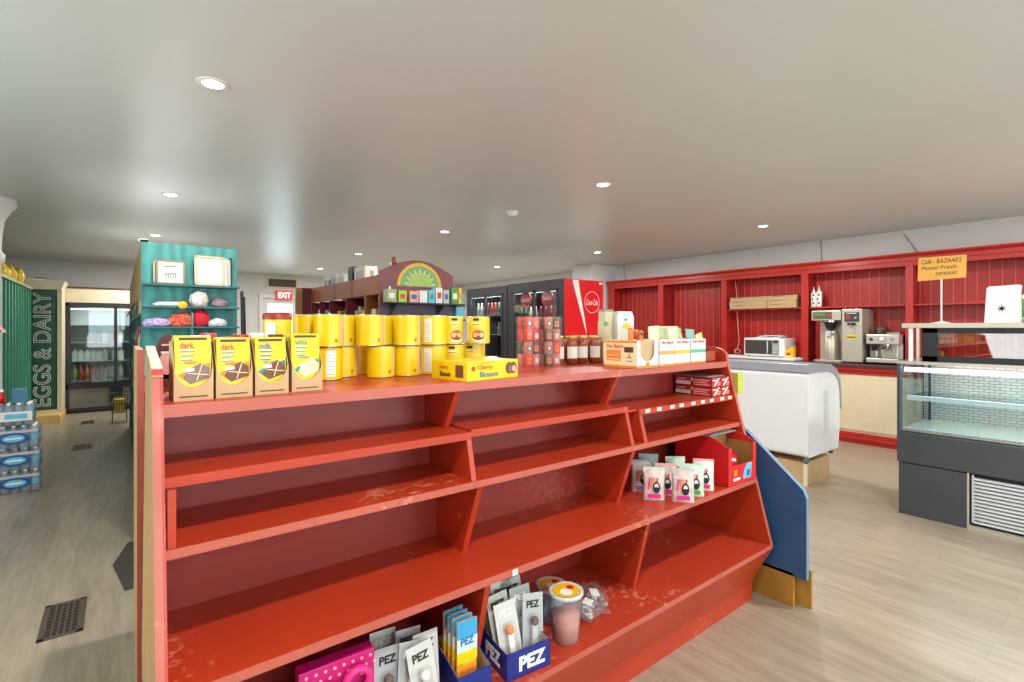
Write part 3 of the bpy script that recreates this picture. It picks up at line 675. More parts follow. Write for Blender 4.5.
for i in range(6):
    M = Matrix.Translation((.05+.033*i, .06+.02*(i % 3), .085)) @ Matrix.Rotation(random.uniform(-.5, .5), 4, 'Y') @ Matrix.Rotation(random.uniform(-.5, .3), 4, 'X')
    o = MB().box(-.028, .028, -.004, .004, -.02, .035, REDBRIGHT, M).box(-.02, .02, -.0048, .0048, .005, .02, [WHITEP, ORANGE, LBLUE][i % 3], M).build('candy_packet', None, .002); o.location = t.location; o.rotation_euler = t.rotation_euler
    tag(o, 'small red candy packet inside the red cardboard bin, %s from its left side' % ORD[i], 'packet', 'red candy packets in the bin')
o = MB().box(0, .24, 0, .19, 0, .006, GREY).box(.01, .22, .01, .17, .006, .0075, LGREY).build('magazine', None, loc=(2.315, 1.36, .633+h+.001)); tag(o, 'grey magazine lying on the red cardboard bin', 'magazine')
# pouches of candy
def pouch(loc, rz, lab, m, acc, seal):
    t = thing('candy_pouch', lab, 'pouch', loc, rz, 'upright candy pouches on the fourth shelf')
    w, h = .096, .143
    pouch_mesh(w, h, .03, m).build('pouch_body', t)
    MB().box(-w/2+.001, w/2-.001, -.0022, .0022, h-.022, h+.004, seal).build('top_seal', t, .001)
    g = MB(); y = -.0175
    g.prism([(-.027, .012), (.027, .012), (.027, .03), (-.027, .03)], 'y', y, y+.004, acc)
    g.ell(.008, .06, .016, .026, -.0172, BLACK, th=.0015).ell(.008, .066, .009, .012, -.0192, WHITEP, 12, th=.0006).ell(.008, .058, .010, .005, -.0196, TEXTK, 10, th=.0006)
    for i in range(4): g.poly([(-.03+.011*i, .05+.012*(i % 2)), (-.024+.011*i, .05), (-.016+.011*i, .10), (-.022+.011*i, .104)], -.0155, [acc, ORANGE, LPINK, TEXTR][i], .0015)
    g.box(-.02, .02, -.0026, -.002, h-.017, h-.012, BLACK)
    g.build('pouch_print', t)
    return t
PW = mat('pouch_white', (228, 224, 216), .3, noise=.15, scale=30); PP = mat('pouch_pink', (236, 196, 190), .3, noise=.3, scale=30); PG = mat('pouch_mint', (196, 224, 200), .3, noise=.2, scale=30); PB = mat('pouch_blue_grey', (170, 194, 200), .3, noise=.1, scale=30)
pz = .633
pouch((1.880, 1.38, pz), -.75, 'pale pink candy pouch, leftmost of the group', PP, PINK, PG)
pouch((1.960, 1.285, pz), -.85, 'pink and white candy pouch with a black face, front left of the group', PP, PINK, LGREY)
pouch((2.065, 1.30, pz), -.75, 'mint green candy pouch in the middle of the front row', PG, GREENP, PG)
pouch((2.180, 1.32, pz), -.85, 'orange and white candy pouch beside the red bin', PW, PINK, LPINK)
pouch((1.935, 1.49, pz), -.75, 'lilac-printed candy pouch at the back left', PW, mat('lilac', (150, 110, 170), .4), PB)
pouch((1.970, 1.385, pz), -.8, 'pink candy pouch in the second row', PP, PINK, LPINK)
pouch((2.055, 1.54, pz), -.8, 'blue-grey topped candy pouch, tallest at the back', PB, LBLUE, PB)
pouch((2.115, 1.43, pz), -.7, 'mint topped candy pouch at the back right', PG, GREENP, PG)

# PEZ box with blister packs
z5 = .31
def card_box(name, lab, loc, rz, w, dp, hf, hb, m, inner):
    t = thing(name, lab, 'display box', loc, rz)
    side = [(0, 0), (dp, 0), (dp, hb), (dp*.45, hb*.85), (0, hf)]
    b = MB().prism(side, 'x', 0, .003, m).prism(side, 'x', w-.003, w, m).box(0, w, 0, .003, 0, hf, m).box(0, w, dp-.003, dp, 0, hb, m).box(0, w, 0, dp, 0, .003, m)
    b.build('box_body', t)
    MB().prism([(y_*.97+.004, z_*.97+.002) for y_, z_ in side], 'x', .0035, .0045, inner).prism([(y_*.97+.004, z_*.97+.002) for y_, z_ in side], 'x', w-.0045, w-.0035, inner).box(.004, w-.004, .0035, .0045, .004, hf-.002, inner).box(.004, w-.004, dp-.0045, dp-.0035, .004, hb-.002, inner).build('box_lining', t)
    return t
t = card_box('display_box', 'navy blue open display box with white lettering holding dispenser packs', (.935, 1.225, z5), math.radians(-6), .165, .19, .085, .10, NAVY, KRAFT)
text('PEZ', .10, .045, t, (.095, -.001, .042), TEXTW, (PI/2, 0, 0), thick=.04); text('PEZ', .09, .045, t, (-.001, .085, .045), TEXTW, rl, thick=.04)
PEZT = t
TOYC = [ORANGE, BROWN, WHITEP, mat('grey_toy', (110, 110, 112), .4), LPINK, BROWN, ORANGE, WHITEP]
packd = ['front left', 'front right', 'middle with a brown head', 'middle with a grey body', 'third row left', 'third row right', 'rear left', 'rear right']
CW = .04
def toy_pack(M, lab, i, loc, rot, head):
    t = thing('dispenser_pack', lab, 'toy pack', (0, 0, 0), 0, 'candy dispensers on grey cards')
    t.matrix_world = M
    CA = [mat('pack_card_grey', (196, 196, 192), .35), mat('pack_card_silver', (170, 172, 174), .35)][i % 2]
    MB().box(-CW, CW, 0, .0012, 0, .198, CA).build('backing_card', t)
    g = MB().rect(-.034, .034, .006, .018, -.001, ORANGE if i % 2 else KRAFT)
    text('PEZ', .05, .022, t, (0, -.001, .165), TEXTK if i % 3 else TEXTW, thick=.03)
    g.build('card_print', t)
    MB().box(-.010, .010, -.014, -.001, .03, .105, [WHITEP, LGREY, DKGREY][i % 3]).build('dispenser_stem', t, .002)
    b = bmesh.new(); bmesh.ops.create_uvsphere(b, u_segments=14, v_segments=10, radius=.014); me = bpy.data.meshes.new('toy_head'); b.to_mesh(me); b.free()
    for p_ in me.polygons: p_.use_smooth = True
    me.materials.append(head); o = bpy.data.objects.new('toy_head', me); COL.objects.link(o); o.parent = t; o.location = (0, -.012, .117)
    MB().box(-.019, .019, -.027, -.0005, .022, .138, FILM).build('blister', t, .004)
for i in range(8):
    r_, c_ = divmod(i, 2)
    M = Matrix.Translation((.935, 1.225, z5)) @ Matrix.Rotation(math.radians(-6), 4, 'Z') @ Matrix.Translation((.048+.072*c_, .032+r_*.040, .012+.014*r_)) @ Matrix.Rotation(math.radians(-13+2*r_), 4, 'X') @ Matrix.Rotation(random.uniform(-.15, .15), 4, 'Y')
    toy_pack(M, 'carded candy dispenser in the navy box, %s' % packd[i], i, None, None, TOYC[i])
# refill box with blue and yellow packs
t = card_box('display_box', 'dark blue open kraft-lined box holding blue and yellow refill packs', (.765, 1.235, z5), math.radians(-4), .115, .17, .08, .115, NAVY, KRAFT)
for i in range(4):
    q = thing('refill_pack', 'blue and yellow candy refill pack, %s in the dark blue box' % ['frontmost', 'second', 'third', 'rearmost'][i], 'candy pack', (.815, 1.262+.026*i, z5+.03), -.05+.03*i, 'candy refill packs')
    MB().box(-.034, .034, 0, .01, 0, .19, mat('refill_orange', (236, 150, 50), .4)).build('pack_body', q, .003)
    b = MB().rect(-.034, .034, .14, .191, -.0007, mat('refill_blue', (60, 160, 214), .35)).rect(-.034, .034, .100, .14, -.0007, mat('refill_pale', (196, 222, 232), .4)).rect(-.034, .034, .068, .10, -.0007, YEL)
    for k in range(4): b.rect(-.018, .024, .02+.02*k, .03+.02*k, -.0018, [TEXTR, ORANGE, YELO, YEL][k])
    b.build('pack_print', q); text('PEZ', .045, .022, q, (0, -.0018, .13), TEXTB, thick=.03)
# loose dispenser packs left of it
SP = mat('dispenser_silver', (150, 148, 144), .3, noise=.3, scale=30)
for i, (x, y, rx, lab) in enumerate([(.60, 1.36, -.25, 'upright grey card pack left of the refill box, rear'), (.655, 1.33, -.2, 'upright grey card pack leaning in the pair'), (.70, 1.29, -.15, 'grey card pack with a white toy nearest the refill box'), (.63, 1.27, -.2, 'grey card pack with red and white toy in front'), (.68, 1.24, -.22, 'grey card pack at the shelf edge left of the refill box'), (.575, 1.30, -.1, 'grey card pack beside the pink box')]):
    M = Matrix.Translation((x, y, z5+.004)) @ Matrix.Rotation(rx, 4, 'X') @ Matrix.Rotation(random.uniform(-.2, .2), 4, 'Y')
    toy_pack(M, 'carded dispenser: '+lab, i, None, None, [REDBRIGHT, WHITEP, KRAFT, REDBRIGHT, WHITEP, BROWN][i])
# kraft tray under them
t = thing('card_tray', 'low kraft card tray under the loose dispenser packs', 'tray', (.555, 1.215, z5)); MB().box(0, .185, 0, .003, 0, .05, KRAFT).box(0, .185, .17, .173, 0, .05, KRAFT).box(0, .003, 0, .173, 0, .05, KRAFT).box(.182, .185, 0, .173, 0, .05, KRAFT).box(0, .185, 0, .173, 0, .003, KRAFT).build('tray_body', t)
# pink polka dot box
t = thing('gift_pack', 'pink polka dot pack of round treats with white number at the bottom of the picture', 'pack', (.34, 1.21, z5), math.radians(-3))
MB().box(0, .19, .08, .12, 0, .24, mat('magenta_card', (190, 20, 110), .4)).build('backing_card', t, .002)
g = MB()
for i in range(8):
    for j in range(3): g.ell(.018+.023*i+(.011 if j % 2 else 0), .225-.02*j, .004, .004, .079, LPINK, 10)
g.build('polka_dots', t); text('12', .028, .022, t, (.03, .0775, .20), TEXTW, thick=.03)
for i, (cx, cz, r, m) in enumerate([(.065, .165, .038, PINK), (.14, .18, .04, PINK), (.135, .12, .036, mat('red_orange_ring', (236, 60, 40), .3)), (.06, .10, .034, MATS['magenta_card'])]):
    b = MB(); n = 24; q = 8; vs = []
    for a in range(n):
        for k in range(q):
            A = 2*PI*a/n; K = 2*PI*k/q; rr = r-.010+.010*math.cos(K); vs.append((cx+rr*math.cos(A), .064+.012*math.sin(K)+.0, cz+rr*math.sin(A)))
    b.add(vs, [(a*q+k, a*q+(k+1) % q, ((a+1) % n)*q+(k+1) % q, ((a+1) % n)*q+k) for a in range(n) for k in range(q)], m, True); b.build('ring_toy', t)

# clear tubs and bag
def tub(loc, lab, r, h, cont, rx=0, ry=0):
    t = thing('candy_tub', lab, 'tub', loc, 0, 'clear candy tubs')
    MB().lathe([(r*.78, 0), (r*.82, .003), (r, h)], FROST, 28, caps=False).build('tub_wall', t)
    MB().lathe([(0, .004), (r*.74, .004), (r*.86, h*.55), (0, h*.6)], cont, 20).build('contents', t)
    MB().lathe([(r+.002, h-.008), (r+.005, h-.004), (r+.005, h+.005), (r+.001, h+.007), (r-.006, h+.003), (0, h+.003)], mat('translucent_lid', (206, 206, 206), .35), 28, caps=False).build('lid', t)
    g = MB().lathe([(0, h+.0045), (r-.008, h+.0045)], YELO, 24); g.lathe([(0, h+.005), (r*.4, h+.005)], WHITEP, 14, (-r*.15, -.01)); g.lathe([(0, h+.0052), (r*.25, h+.0052)], REDBRIGHT, 12, (r*.45, .005))
    g.build('lid_label', t)
    return t
tub((1.27, 1.39, z5), 'clear tub with pale blue candy and a yellow lid label, set further back', .052, .13, mat('pale_blue_candy', (130, 190, 200), .5, noise=.2, scale=60))
tub((1.235, 1.275, z5), 'clear tub with pink candy and a yellow and red lid label, in front', .056, .165, mat('pink_candy', (236, 140, 120), .5, noise=.2, scale=60))
def clear_bag(loc, rot, lab, sx=.07, sy=.05):
    t = thing('candy_bag', lab, 'bag', loc); t.rotation_euler = rot
    b = bmesh.new(); bmesh.ops.create_icosphere(b, subdivisions=3, radius=1); rnd = random.Random(len(lab))
    for v in b.verts:
        k = 1+rnd.uniform(-.06, .06); e = max(abs(v.co.x), abs(v.co.y)); v.co.x *= sx*k*1.05; v.co.y *= sy*k*1.05; v.co.z *= .022*k*(1.25-e*.6)
    me = bpy.data.meshes.new('bag_film'); b.to_mesh(me); b.free(); me.materials.append(FILM)
    o = bpy.data.objects.new('bag_film', me); COL.objects.link(o); o.parent = t
    c = MB(); cm = mat('grey_green_candy', (176, 176, 150), .35, noise=.4, scale=50)
    for i in range(14):
        a, bb = rnd.uniform(-.7, .7)*sx, rnd.uniform(-.65, .65)*sy
        M = Matrix.Translation((a, bb, rnd.uniform(-.006, .006))) @ Matrix.Rotation(rnd.uniform(0, 3), 4, 'Z') @ Matrix.Rotation(rnd.uniform(-.6, .6), 4, 'X'); c.box(-.012, .012, -.008, .008, -.005, .005, [cm, LGREY, GREY][i % 3], M)
    q = c.build('wrapped_candy', t, .002); q['kind'] = 'stuff'
    MB().box(-.02, .025, -.016, .018, .019, .0215, WHITEP).build('bag_label', t)
    MB().box(-sx*1.25, -sx*.9, -sy*.8, sy*.8, -.002, .001, FILM).build('bag_seam', t); MB().box(sx*.9, sx*1.25, -sy*.8, sy*.8, -.002, .001, FILM).build('bag_seam', t)
clear_bag((1.40, 1.33, z5+.028), (.15, .05, .5), 'clear bag of grey wrapped candy lying beside the tubs')
clear_bag((1.47, 1.36, z5+.03), (.1, -.1, 1.0), 'clear candy bag with a white label, rightmost on the bottom shelf', .075, .055)

# ================================================================ BLUE BOARD beside the shelf
t = thing('painted_board', 'dark blue board with a slanted edge on gold wooden feet, beyond the red shelf', 'board', (2.66, 0, 0))
pf = [(1.057, .156), (1.057, .56), (1.075, .60), (1.36, .85), (1.46, .90), (2.0, .90), (2.0, .156)]
MB().prism(pf, 'x', 0, .028, BLUEEDGE, capm=BLUEPAINT).build('board', t, .003)
MB().prism([(1.12, 0), (1.44, 0), (1.36, .17), (1.12, .17)], 'x', .0, .022, GOLD).build('foot', t)
MB().prism([(1.055, 0), (1.40, 0), (1.36, .19), (1.055, .19)], 'x', .05, .07, GOLD).build('foot', t)
MB().lathe([(.012, .0), (.012, .155)], mat('dark_brown_wood', (70, 44, 24), .5), 16, (.036, 1.16)).build('post_block', t)

# ================================================================ CHEST FREEZER on stand
t = thing('chest_freezer', 'white chest freezer with grey curved lid on a tan wooden base', 'freezer', (4.752, 1.876, 0))
def rprof(z0, shrink=0):
    return [(0, z0), (.68, z0), (.72, .45), (.725, .70), (.715, .83), (.68, .93), (.60, 1.005), (.48, 1.04), (.3, 1.06), (0, 1.03)]
FW = mat('freezer_white', (228, 229, 230), .25, noise=.02, coat=.3)
body = [(0.02, .255), (.68, .255), (.715, .45), (.72, .70), (.712, .80), (.67, .90), (.58, .965), (.45, 1.0), (0.02, 1.0), (0, .98), (0, .275)]
MB().prism(body, 'y', 0, 1.35, FW, capm=FW).build('cabinet', t, .018)
GL = mat('grey_lid_trim', (150, 156, 162), .35)
lid = [(.0, 1.0), (.45, 1.0), (.58, .965), (.67, .90), (.712, .80), (.727, .62), (.742, .62), (.735, .83), (.70, .94), (.61, 1.02), (.47, 1.065), (.2, 1.085), (.0, 1.08)]
MB().prism(lid, 'y', -.008, 1.36, GL).build('lid_rim', t, .006)
MB().prism([(.30, 1.083), (.47, 1.07), (.60, 1.025), (.60, 1.03), (.47, 1.078), (.3, 1.088)], 'y', .05, 1.3, GLASS).build('lid_glass', t)
MB().box(.34, .43, -.003, 0, .42, .82, mat('grey_vent_shade', (206, 207, 208), .4)).build('side_recess', t)
for (x, y) in ((.04, .03), (.64, .05), (.05, 1.28), (.64, 1.28)):
    MB().lathe([(0, -.012), (.026, -.012), (.03, 0), (.026, .012), (0, .012)], mat('caster_blue_grey', (70, 100, 120), .4), 16, M=Matrix.Translation((x, y, .222)) @ Matrix.Rotation(PI/2, 4, 'X')).box(x-.015, x+.015, y-.015, y+.015, .235, .26, SILVER).build('caster', t)
MB().box(.03, .55, .03, 1.3, 0, .20, mat('tan_board', (196, 160, 118), .6, noise=.1)).box(.54, .56, .2, 1.1, 0, .2, YELO).build('wooden_base', t)
MB().box(.025, .045, .02, .05, 0, .205, CREAM).build('corner_post', t)

# ================================================================ CAFE COUNTER and red wall shelving
cy0, cy1 = -.4, 6.43; fx = 7.05
t = thing('cafe_counter', 'long cream and red panelled cafe counter below the red wall shelving', 'counter', (0, 0, 0))
MB().box(fx, 7.59, cy0, cy1, 0, .925, CREAM).build('cabinet_body', t)
b = MB().box(fx-.015, fx, cy0, cy1, 0.0, .045, REDTRIM).box(fx-.028, fx, cy0, cy1, .045, .075, REDTRIM).box(fx-.012, fx, cy0, cy1, .075, .13, REDTRIM); b.build('plinth', t, .004)
MB().box(fx-.012, fx, cy0, cy1, .835, .885, REDTRIM).box(fx-.03, fx, cy0, cy1, .885, .925, REDTRIM).build('upper_moulding', t, .004)
for k in range(7):
    y = cy1-.08-.93*k; dd = MB().box(fx-.014, fx, y-.87, y, .16, .82, CREAM).build('door', t, .003)
    MB().lathe([(0, -.02), (.009, -.016), (.011, -.008), (.005, 0)], mat('brass_knob', (150, 120, 60), .3, .8), 12, M=Matrix.Translation((fx-.014, y-.06, .775)) @ Matrix.Rotation(PI/2, 4, 'Y')).build('knob', dd)
MB().box(fx-.045, 7.59, cy0, cy1, .925, .963, mat('dark_worktop', (76, 60, 54), .25, noise=.1)).build('worktop', t, .004)
# bookcase
Z0, Z1 = .965, 2.275
t = thing('wall_shelving', 'long red beadboard wall shelving above the cafe counter', 'shelving', (0, 0, 0))
b = MB(); y = -.4
while y < 6.40:
    b.box(7.565, 7.58, y+.004, y+.098, Z0, Z1-.04, REDWALL).box(7.572, 7.585, y-.004, y+.004, Z0, Z1-.04, REDWALL)
    y += .102
b.box(7.58, 7.6, cy0, 6.40, Z0, Z1-.04, REDWALL).build('beadboard_back', t)
b = MB(); y = -.4
while y < 6.35:
    b.box(7.556, 7.566, y-.006, y+.003, Z0, Z1-.06, mat('red_bead', (212, 92, 82), .35)); y += .102
b.build('bead_strip', t)
for y0_, y1_ in ((6.25, 6.40), (5.17, 5.27), (4.04, 4.125), (2.88, 2.97), (1.745, 1.82), (.55, .63)):
    MB().box(7.30, 7.32, y0_, y1_, Z0, 2.13, REDTRIM).box(7.32, 7.56, (y0_+y1_)/2-.012, (y0_+y1_)/2+.012, Z0, 2.19, REDTRIM).build('upright', t, .003)
MB().box(7.30, 7.33, cy0, 6.40, 2.13, 2.185, REDTRIM).box(7.29, 7.6, cy0, 6.41, 2.185, 2.235, REDTRIM).prism([(7.29, 2.235), (7.255, 2.262), (7.255, 2.278), (7.6, 2.278), (7.6, 2.235)], 'y', cy0, 6.415, REDTRIM).build('cornice', t, .003)
for a, c_ in ((2.97, 4.04), (1.82, 2.88), (.63, 1.745)):
    MB().box(7.33, 7.56, a, c_, 1.662, 1.682, REDTRIM).build('shelf', t, .002)
MB().box(7.5, 7.56, 2.52, 2.86, Z0, 1.45, REDWALL).build('box_panel', t)

# objects on counter
CZ = .965
# pizza boxes
for col, yy, w_ in (('left', 3.985, .555), ('right', 3.42, .39)):
    t = thing('pizza_box', 'kraft pizza box, bottom of the %s pile on the red shelf' % col, 'pizza box', (7.30, yy, 1.683), R90, 'kraft pizza boxes on the red wall shelf')
    MB().box(0, w_, 0, .22, 0, .04, KRAFT).build('box_base', t, .003); MB().box(-.003, w_+.003, -.004, .22, .0405, .056, KRAFT).rect(.05, .2, .046, .050, -.0048, BROWN).build('box_lid', t, .002)
    for lv, nm in ((1, 'middle'), (2, 'top')): dup(t, (7.30+.006*lv, yy-.006*(-1)**lv, 1.683+.0575*lv), R90, 'kraft pizza box, %s of the %s pile on the red shelf' % (nm, col))
MB  # noqa
# microwave
t = thing('microwave', 'white microwave oven with a dark window on the counter', 'microwave', (7.12, 3.67, CZ+.03), R90)
MB().box(0, .56, 0, .36, .012, .265, WHITE).build('casing', t, .012)
MB().box(.02, .40, -.006, 0, .04, .235, DKGREY).build('door', t, .004); MB().rect(.035, .33, .06, .215, -.0075, mat('oven_window', (70, 74, 70), .12)).build('door_window', t)
b = MB().box(.405, .49, -.005, 0, .03, .24, GREY); b.rect(.415, .48, .20, .228, -.006, BLACK)
for i in range(4):
    for j in range(3): b.rect(.417+.022*j, .433+.022*j, .06+.03*i, .08+.03*i, -.006, LGREY)
b.build('control_panel', t); MB().box(.335, .345, -.02, -.006, .05, .225, WHITE).build('handle', t, .003)
for x in (.05, .5): MB().lathe([(.012, 0), (.012, .012)], BLACK, 10, (x, .05)).build('foot', t)
MB().box(-.0, .0, 0, 0, 0, 0, WHITE)
t = thing('serving_board', 'thin white board under the microwave', 'board', (7.03, 4.15, CZ), R90); MB().box(0, 1.2, .0, .42, 0, .03, WHITEP).build('board', t, .005)
t = thing('paper_pile', 'flat white printed papers on top of the microwave', 'papers', (7.18, 3.52, CZ+.2955), R90); MB().box(0, .30, 0, .22, 0, .012, WHITEP).box(.03, .34, .02, .2, .012, .03, LGREY).box(.1, .3, .0, .2, .03, .036, WHITEP).build('sheets', t); MB().rect(.05, .25, .004, .009, -.001, TEXTR).rect(.15, .3, .016, .026, .019, TEXTB).build('print', t)
t = thing('snack_carton', 'small yellow carton leaning by the upright right of the microwave', 'carton', (7.15, 3.13, CZ+.03), R90); MB().prism([(0, 0), (.12, 0), (.13, .16), (.01, .09)], 'y', 0, .08, YELO).build('carton_body', t); MB().ell(.06, .05, .03, .02, -.001, REDBRIGHT).rect(.03, .1, .02, .028, -.001, TEXTW).build('carton_print', t)
# cord
t = thing('hanging_cable', 'pale coiled cable hanging on the red beadboard left of the microwave', 'cord', (7.5, 4.0, 0)); pts = [(0, 0, 2.12), (.0, -.02, 1.9), (-.02, -.03, 1.7), (0, -.04, 1.45), (0, -.06, 1.2), (0, -.03, 1.08)]
MB().tube(pts, .006, LPINK).build('cable', t); b = MB(); b.tube([(0, -.03+.05*math.cos(a/12*2*PI), 1.04+.035*math.sin(a/12*2*PI)) for a in range(13)], .008, LPINK).tube([(-.01, -.04+.035*math.cos(a/12*2*PI), 1.04+.03*math.sin(a/12*2*PI)) for a in range(13)], .007, LPINK); b.build('coil', t)
# bottles on shelf
for i, (y, h) in enumerate(((2.84, .20), (2.775, .215))):
    t = thing('syrup_bottle', 'white syrup bottle on the red wall shelf, %s of the two' % ('left' if i == 0 else 'right'), 'bottle', (7.38, y, 1.682), 0, 'syrup bottles')
    MB().lathe([(.0, 0), (.031, .0), (.033, .01), (.033, h-.02), (.02, h)], WHITEP, 18).build('bottle_body', t); MB().lathe([(.014, h), (.013, h+.03), (.006, h+.035), (.005, h+.07), (0, h+.07)], WHITEP, 12).build('pump_cap', t)
    g = MB(); [g.cyl_ell(.0337, PI+.2*(-1)**k_, .05+.055*k_, .35, .016, DKGREY, 10) for k_ in range(3)]; g.build('bottle_label', t)
# coffee brewer
t = thing('coffee_brewer', 'tall stainless steel airpot coffee brewer on the counter', 'coffee machine', (7.12, 2.77, CZ), R90)
MB().box(.03, .33, .20, .36, .02, .58, STEEL).box(0.02, .34, .02, .36, 0, .025, STEEL).build('housing', t, .006)
MB().box(0, .34, 0, .36, .53, .66, STEEL).build('brewer_head', t, .008); MB().box(.02, .24, -.003, 0, .55, .64, mat('olive_panel', (92, 94, 70), .35)).rect(.04, .16, .60, .62, -.0045, GREENP).ell(.22, .6, .015, .015, -.005, REDBRIGHT).build('control_panel', t)
MB().lathe([(.075, .53), (.075, .50), (.05, .43), (.02, .40), (0, .40)], BLACK, 20, (.19, .10)).lathe([(.078, .51), (.078, .53)], CHROME, 20, (.19, .10)).build('brew_funnel', t)
MB().lathe([(0, .026), (.075, .026), (.078, .04), (.078, .33), (.06, .365), (.04, .37)], STEEL, 24, (.19, .11)).build('airpot', t); MB().lathe([(.055, .365), (.05, .395), (0, .395)], WHITE, 18, (.19, .11)).box(.16, .22, .0, .06, .33, .39, LGREY).build('airpot_lid', t)
# hot water dispenser
t = thing('water_dispenser', 'tall stainless hot water dispenser with a red tap badge', 'hot water dispenser', (7.12, 2.42, CZ), R90)
MB().box(0, .22, 0, .42, .015, .67, STEEL).build('housing', t, .008); MB().rect(.03, .19, .51, .63, -.001, DKGREY).ell(.07, .57, .022, .026, -.003, REDBRIGHT).rect(.05, .16, .61, .622, -.003, LGREY).ell(.15, .56, .012, .012, -.003, LGREY).build('control_panel', t)
MB().tube([(.11, 0, .49), (.11, -.05, .485), (.11, -.06, .44)], .012, CHROME).box(.07, .15, -.03, 0, .47, .50, BLACK).build('tap', t); MB().rect(.05, .16, .30, .345, -.001, YEL).rect(.06, .15, .315, .33, -.003, TEXTK).build('warning_sticker', t)
for x in (.03, .19): MB().lathe([(.012, 0), (.012, .016)], BLACK, 10, (x, .03)).build('foot', t)
# espresso machine
t = thing('espresso_machine', 'stainless espresso machine with portafilter beside the hot water dispenser', 'espresso machine', (7.14, 2.17, CZ), R90)
MB().box(0, .33, .14, .34, .02, .36, STEEL).box(0, .33, 0, .34, .02, .075, STEEL).build('housing', t, .01); MB().box(0, .33, .0, .34, .24, .36, STEEL).build('head', t, .012)
MB().ell(.06, .30, .02, .02, -.006, CHROME, th=.006).ell(.165, .31, .032, .032, -.004, CHROME, th=.006).ell(.165, .31, .026, .026, -.011, WHITEP).ell(.27, .30, .02, .02, -.006, CHROME, th=.006).build('dials', t)
MB().lathe([(.035, .24), (.035, .20), (.03, .185), (0, .185)], CHROME, 18, (.19, .06)).tube([(.19, .04, .205), (.19, -.09, .195)], .012, BLACK).build('portafilter', t)
MB().lathe([(.035, .24), (.03, .17), (.012, .13)], BLACK, 14, (.07, .06)).lathe([(.032, .08), (.036, .16)], CHROME, 16, (.08, .05)).build('grinder_outlet', t)
MB().lathe([(.03, .36), (.06, .44), (.06, .445), (0, .45)], glassmat('hopper_plastic', (120, 110, 100), .1, .1, .5), 18, (.09, .2)).box(.18, .31, .1, .3, .36, .385, CHROME).build('bean_hopper', t)
MB().box(.02, .31, .01, .13, .075, .08, DKGREY).build('drip_tray', t); MB().tube([(.3, .05, .24), (.31, .04, .16), (.3, .03, .10)], .005, CHROME).build('steam_wand', t)
MB().tube([(.32, .3, .2), (.40, .25, .08), (.46, .2, .02)], .005, BLACK).build('power_cable', t)
o = MB().ell(0, 0, .028, .02, 0, YEL, 20, th=.002).rect(-.014, .014, -.004, .004, -.003, TEXTK).build('round_sticker', None, loc=(7.554, 2.27, 1.62), rot=(0, 0, R90)); tag(o, 'small round yellow sticker on the red beadboard above the espresso machine', 'sticker')
o = MB().box(-.035, .035, -.006, 0, -.055, .055, WHITE).box(-.012, .012, -.009, -.005, .01, .035, LGREY).box(-.012, .012, -.009, -.005, -.035, -.01, LGREY).build('power_outlet', None, .002, loc=(7.555, 1.87, 1.13), rot=(0, 0, R90)); tag(o, 'white power outlet on the red wall right of the espresso machine', 'outlet')
# wires on wall above shelving
for i, pts in enumerate(([(7.59, 6.25, 2.6), (7.59, 6.25, 2.4), (7.59, 6.15, 2.29)], [(7.59, 2.83, 2.6), (7.59, 2.82, 2.29)], [(7.59, 1.9, 2.55), (7.59, 1.86, 2.48), (7.59, 1.76, 2.29)])):
    o = MB().tube(pts, .005, GREY).build('wall_cable'); tag(o, 'thin grey cable on the white wall above the red shelving, %s' % ['beside the pillar', 'above the syrup bottles', 'above the orange sign'][i], 'cable')
o = MB().box(-.1, .1, 0, .05, 0, .02, REDBRIGHT).build('red_box', None, .002, loc=(7.40, 1.18, 1.683), rot=(0, 0, R90)); tag(o, 'flat bright red box on the wall shelf right of the orange sign', 'box')

# ================================================================ DISPLAY COOLER (open front case, faces -X)
t = thing('display_cooler', 'black and grey refrigerated display case with glass end and louvred grille', 'display cooler', (4.66, 1.212, 0), R90)
LN = 1.45; DP = .75
DG = mat('charcoal_metal', (66, 70, 74), .35, noise=.08)
MB().box(.01, .40, 0, DP, 0.0, .385, DG).box(.40, .402, -.002, .01, .02, .39, STEEL).build('lower_panel', t, .003)
MB().box(0, LN, -.008, DP, .392, .618, DG).build('front_panel', t, .004)
MB().box(.405, LN, .05, DP, .03, .392, BLACK).build('machine_bay', t)
b = MB().box(.40, LN, -.002, .03, .0, .028, STEEL).box(.40, .412, -.003, .03, .02, .39, STEEL).box(.425, .435, .0, .02, .05, .38, LGREY)
for i in range(13): zz = .045+.025*i; b.prism([(.01, zz), (.022, zz+.014), (.022, zz+.017), (.01, zz+.004)], 'x', .435, LN, LGREY)
b.build('grille', t)
MB().box(0, .05, -.002, DP, .618, 1.135, DG).build('end_post', t, .003) if False else None
MB().box(0, .022, -.006, .05, .618, 1.13, DG).box(0, .03, DP-.06, DP, .618, 1.13, DG).build('end_post', t, .002)
MB().box(.006, .012, .03, DP-.03, .62, 1.12, GLASSB).build('end_glass', t)
MB().box(.022, LN, .004, .009, .64, 1.10, GLASSB).build('front_glass', t)
PERF = mat('perforated_steel', (190, 186, 176), .35, .5, noise=.02)
N, L, p = nodes(PERF); tcn = N.new('ShaderNodeTexCoord'); bk = N.new('ShaderNodeTexBrick'); bk.inputs['Scale'].default_value = 1; bk.inputs['Brick Width'].default_value = .06; bk.inputs['Row Height'].default_value = .022; bk.inputs['Mortar Size'].default_value = .0035
bk.inputs['Color1'].default_value = rgb(196, 190, 178); bk.inputs['Color2'].default_value = rgb(186, 180, 168); bk.inputs['Mortar'].default_value = rgb(140, 134, 124)
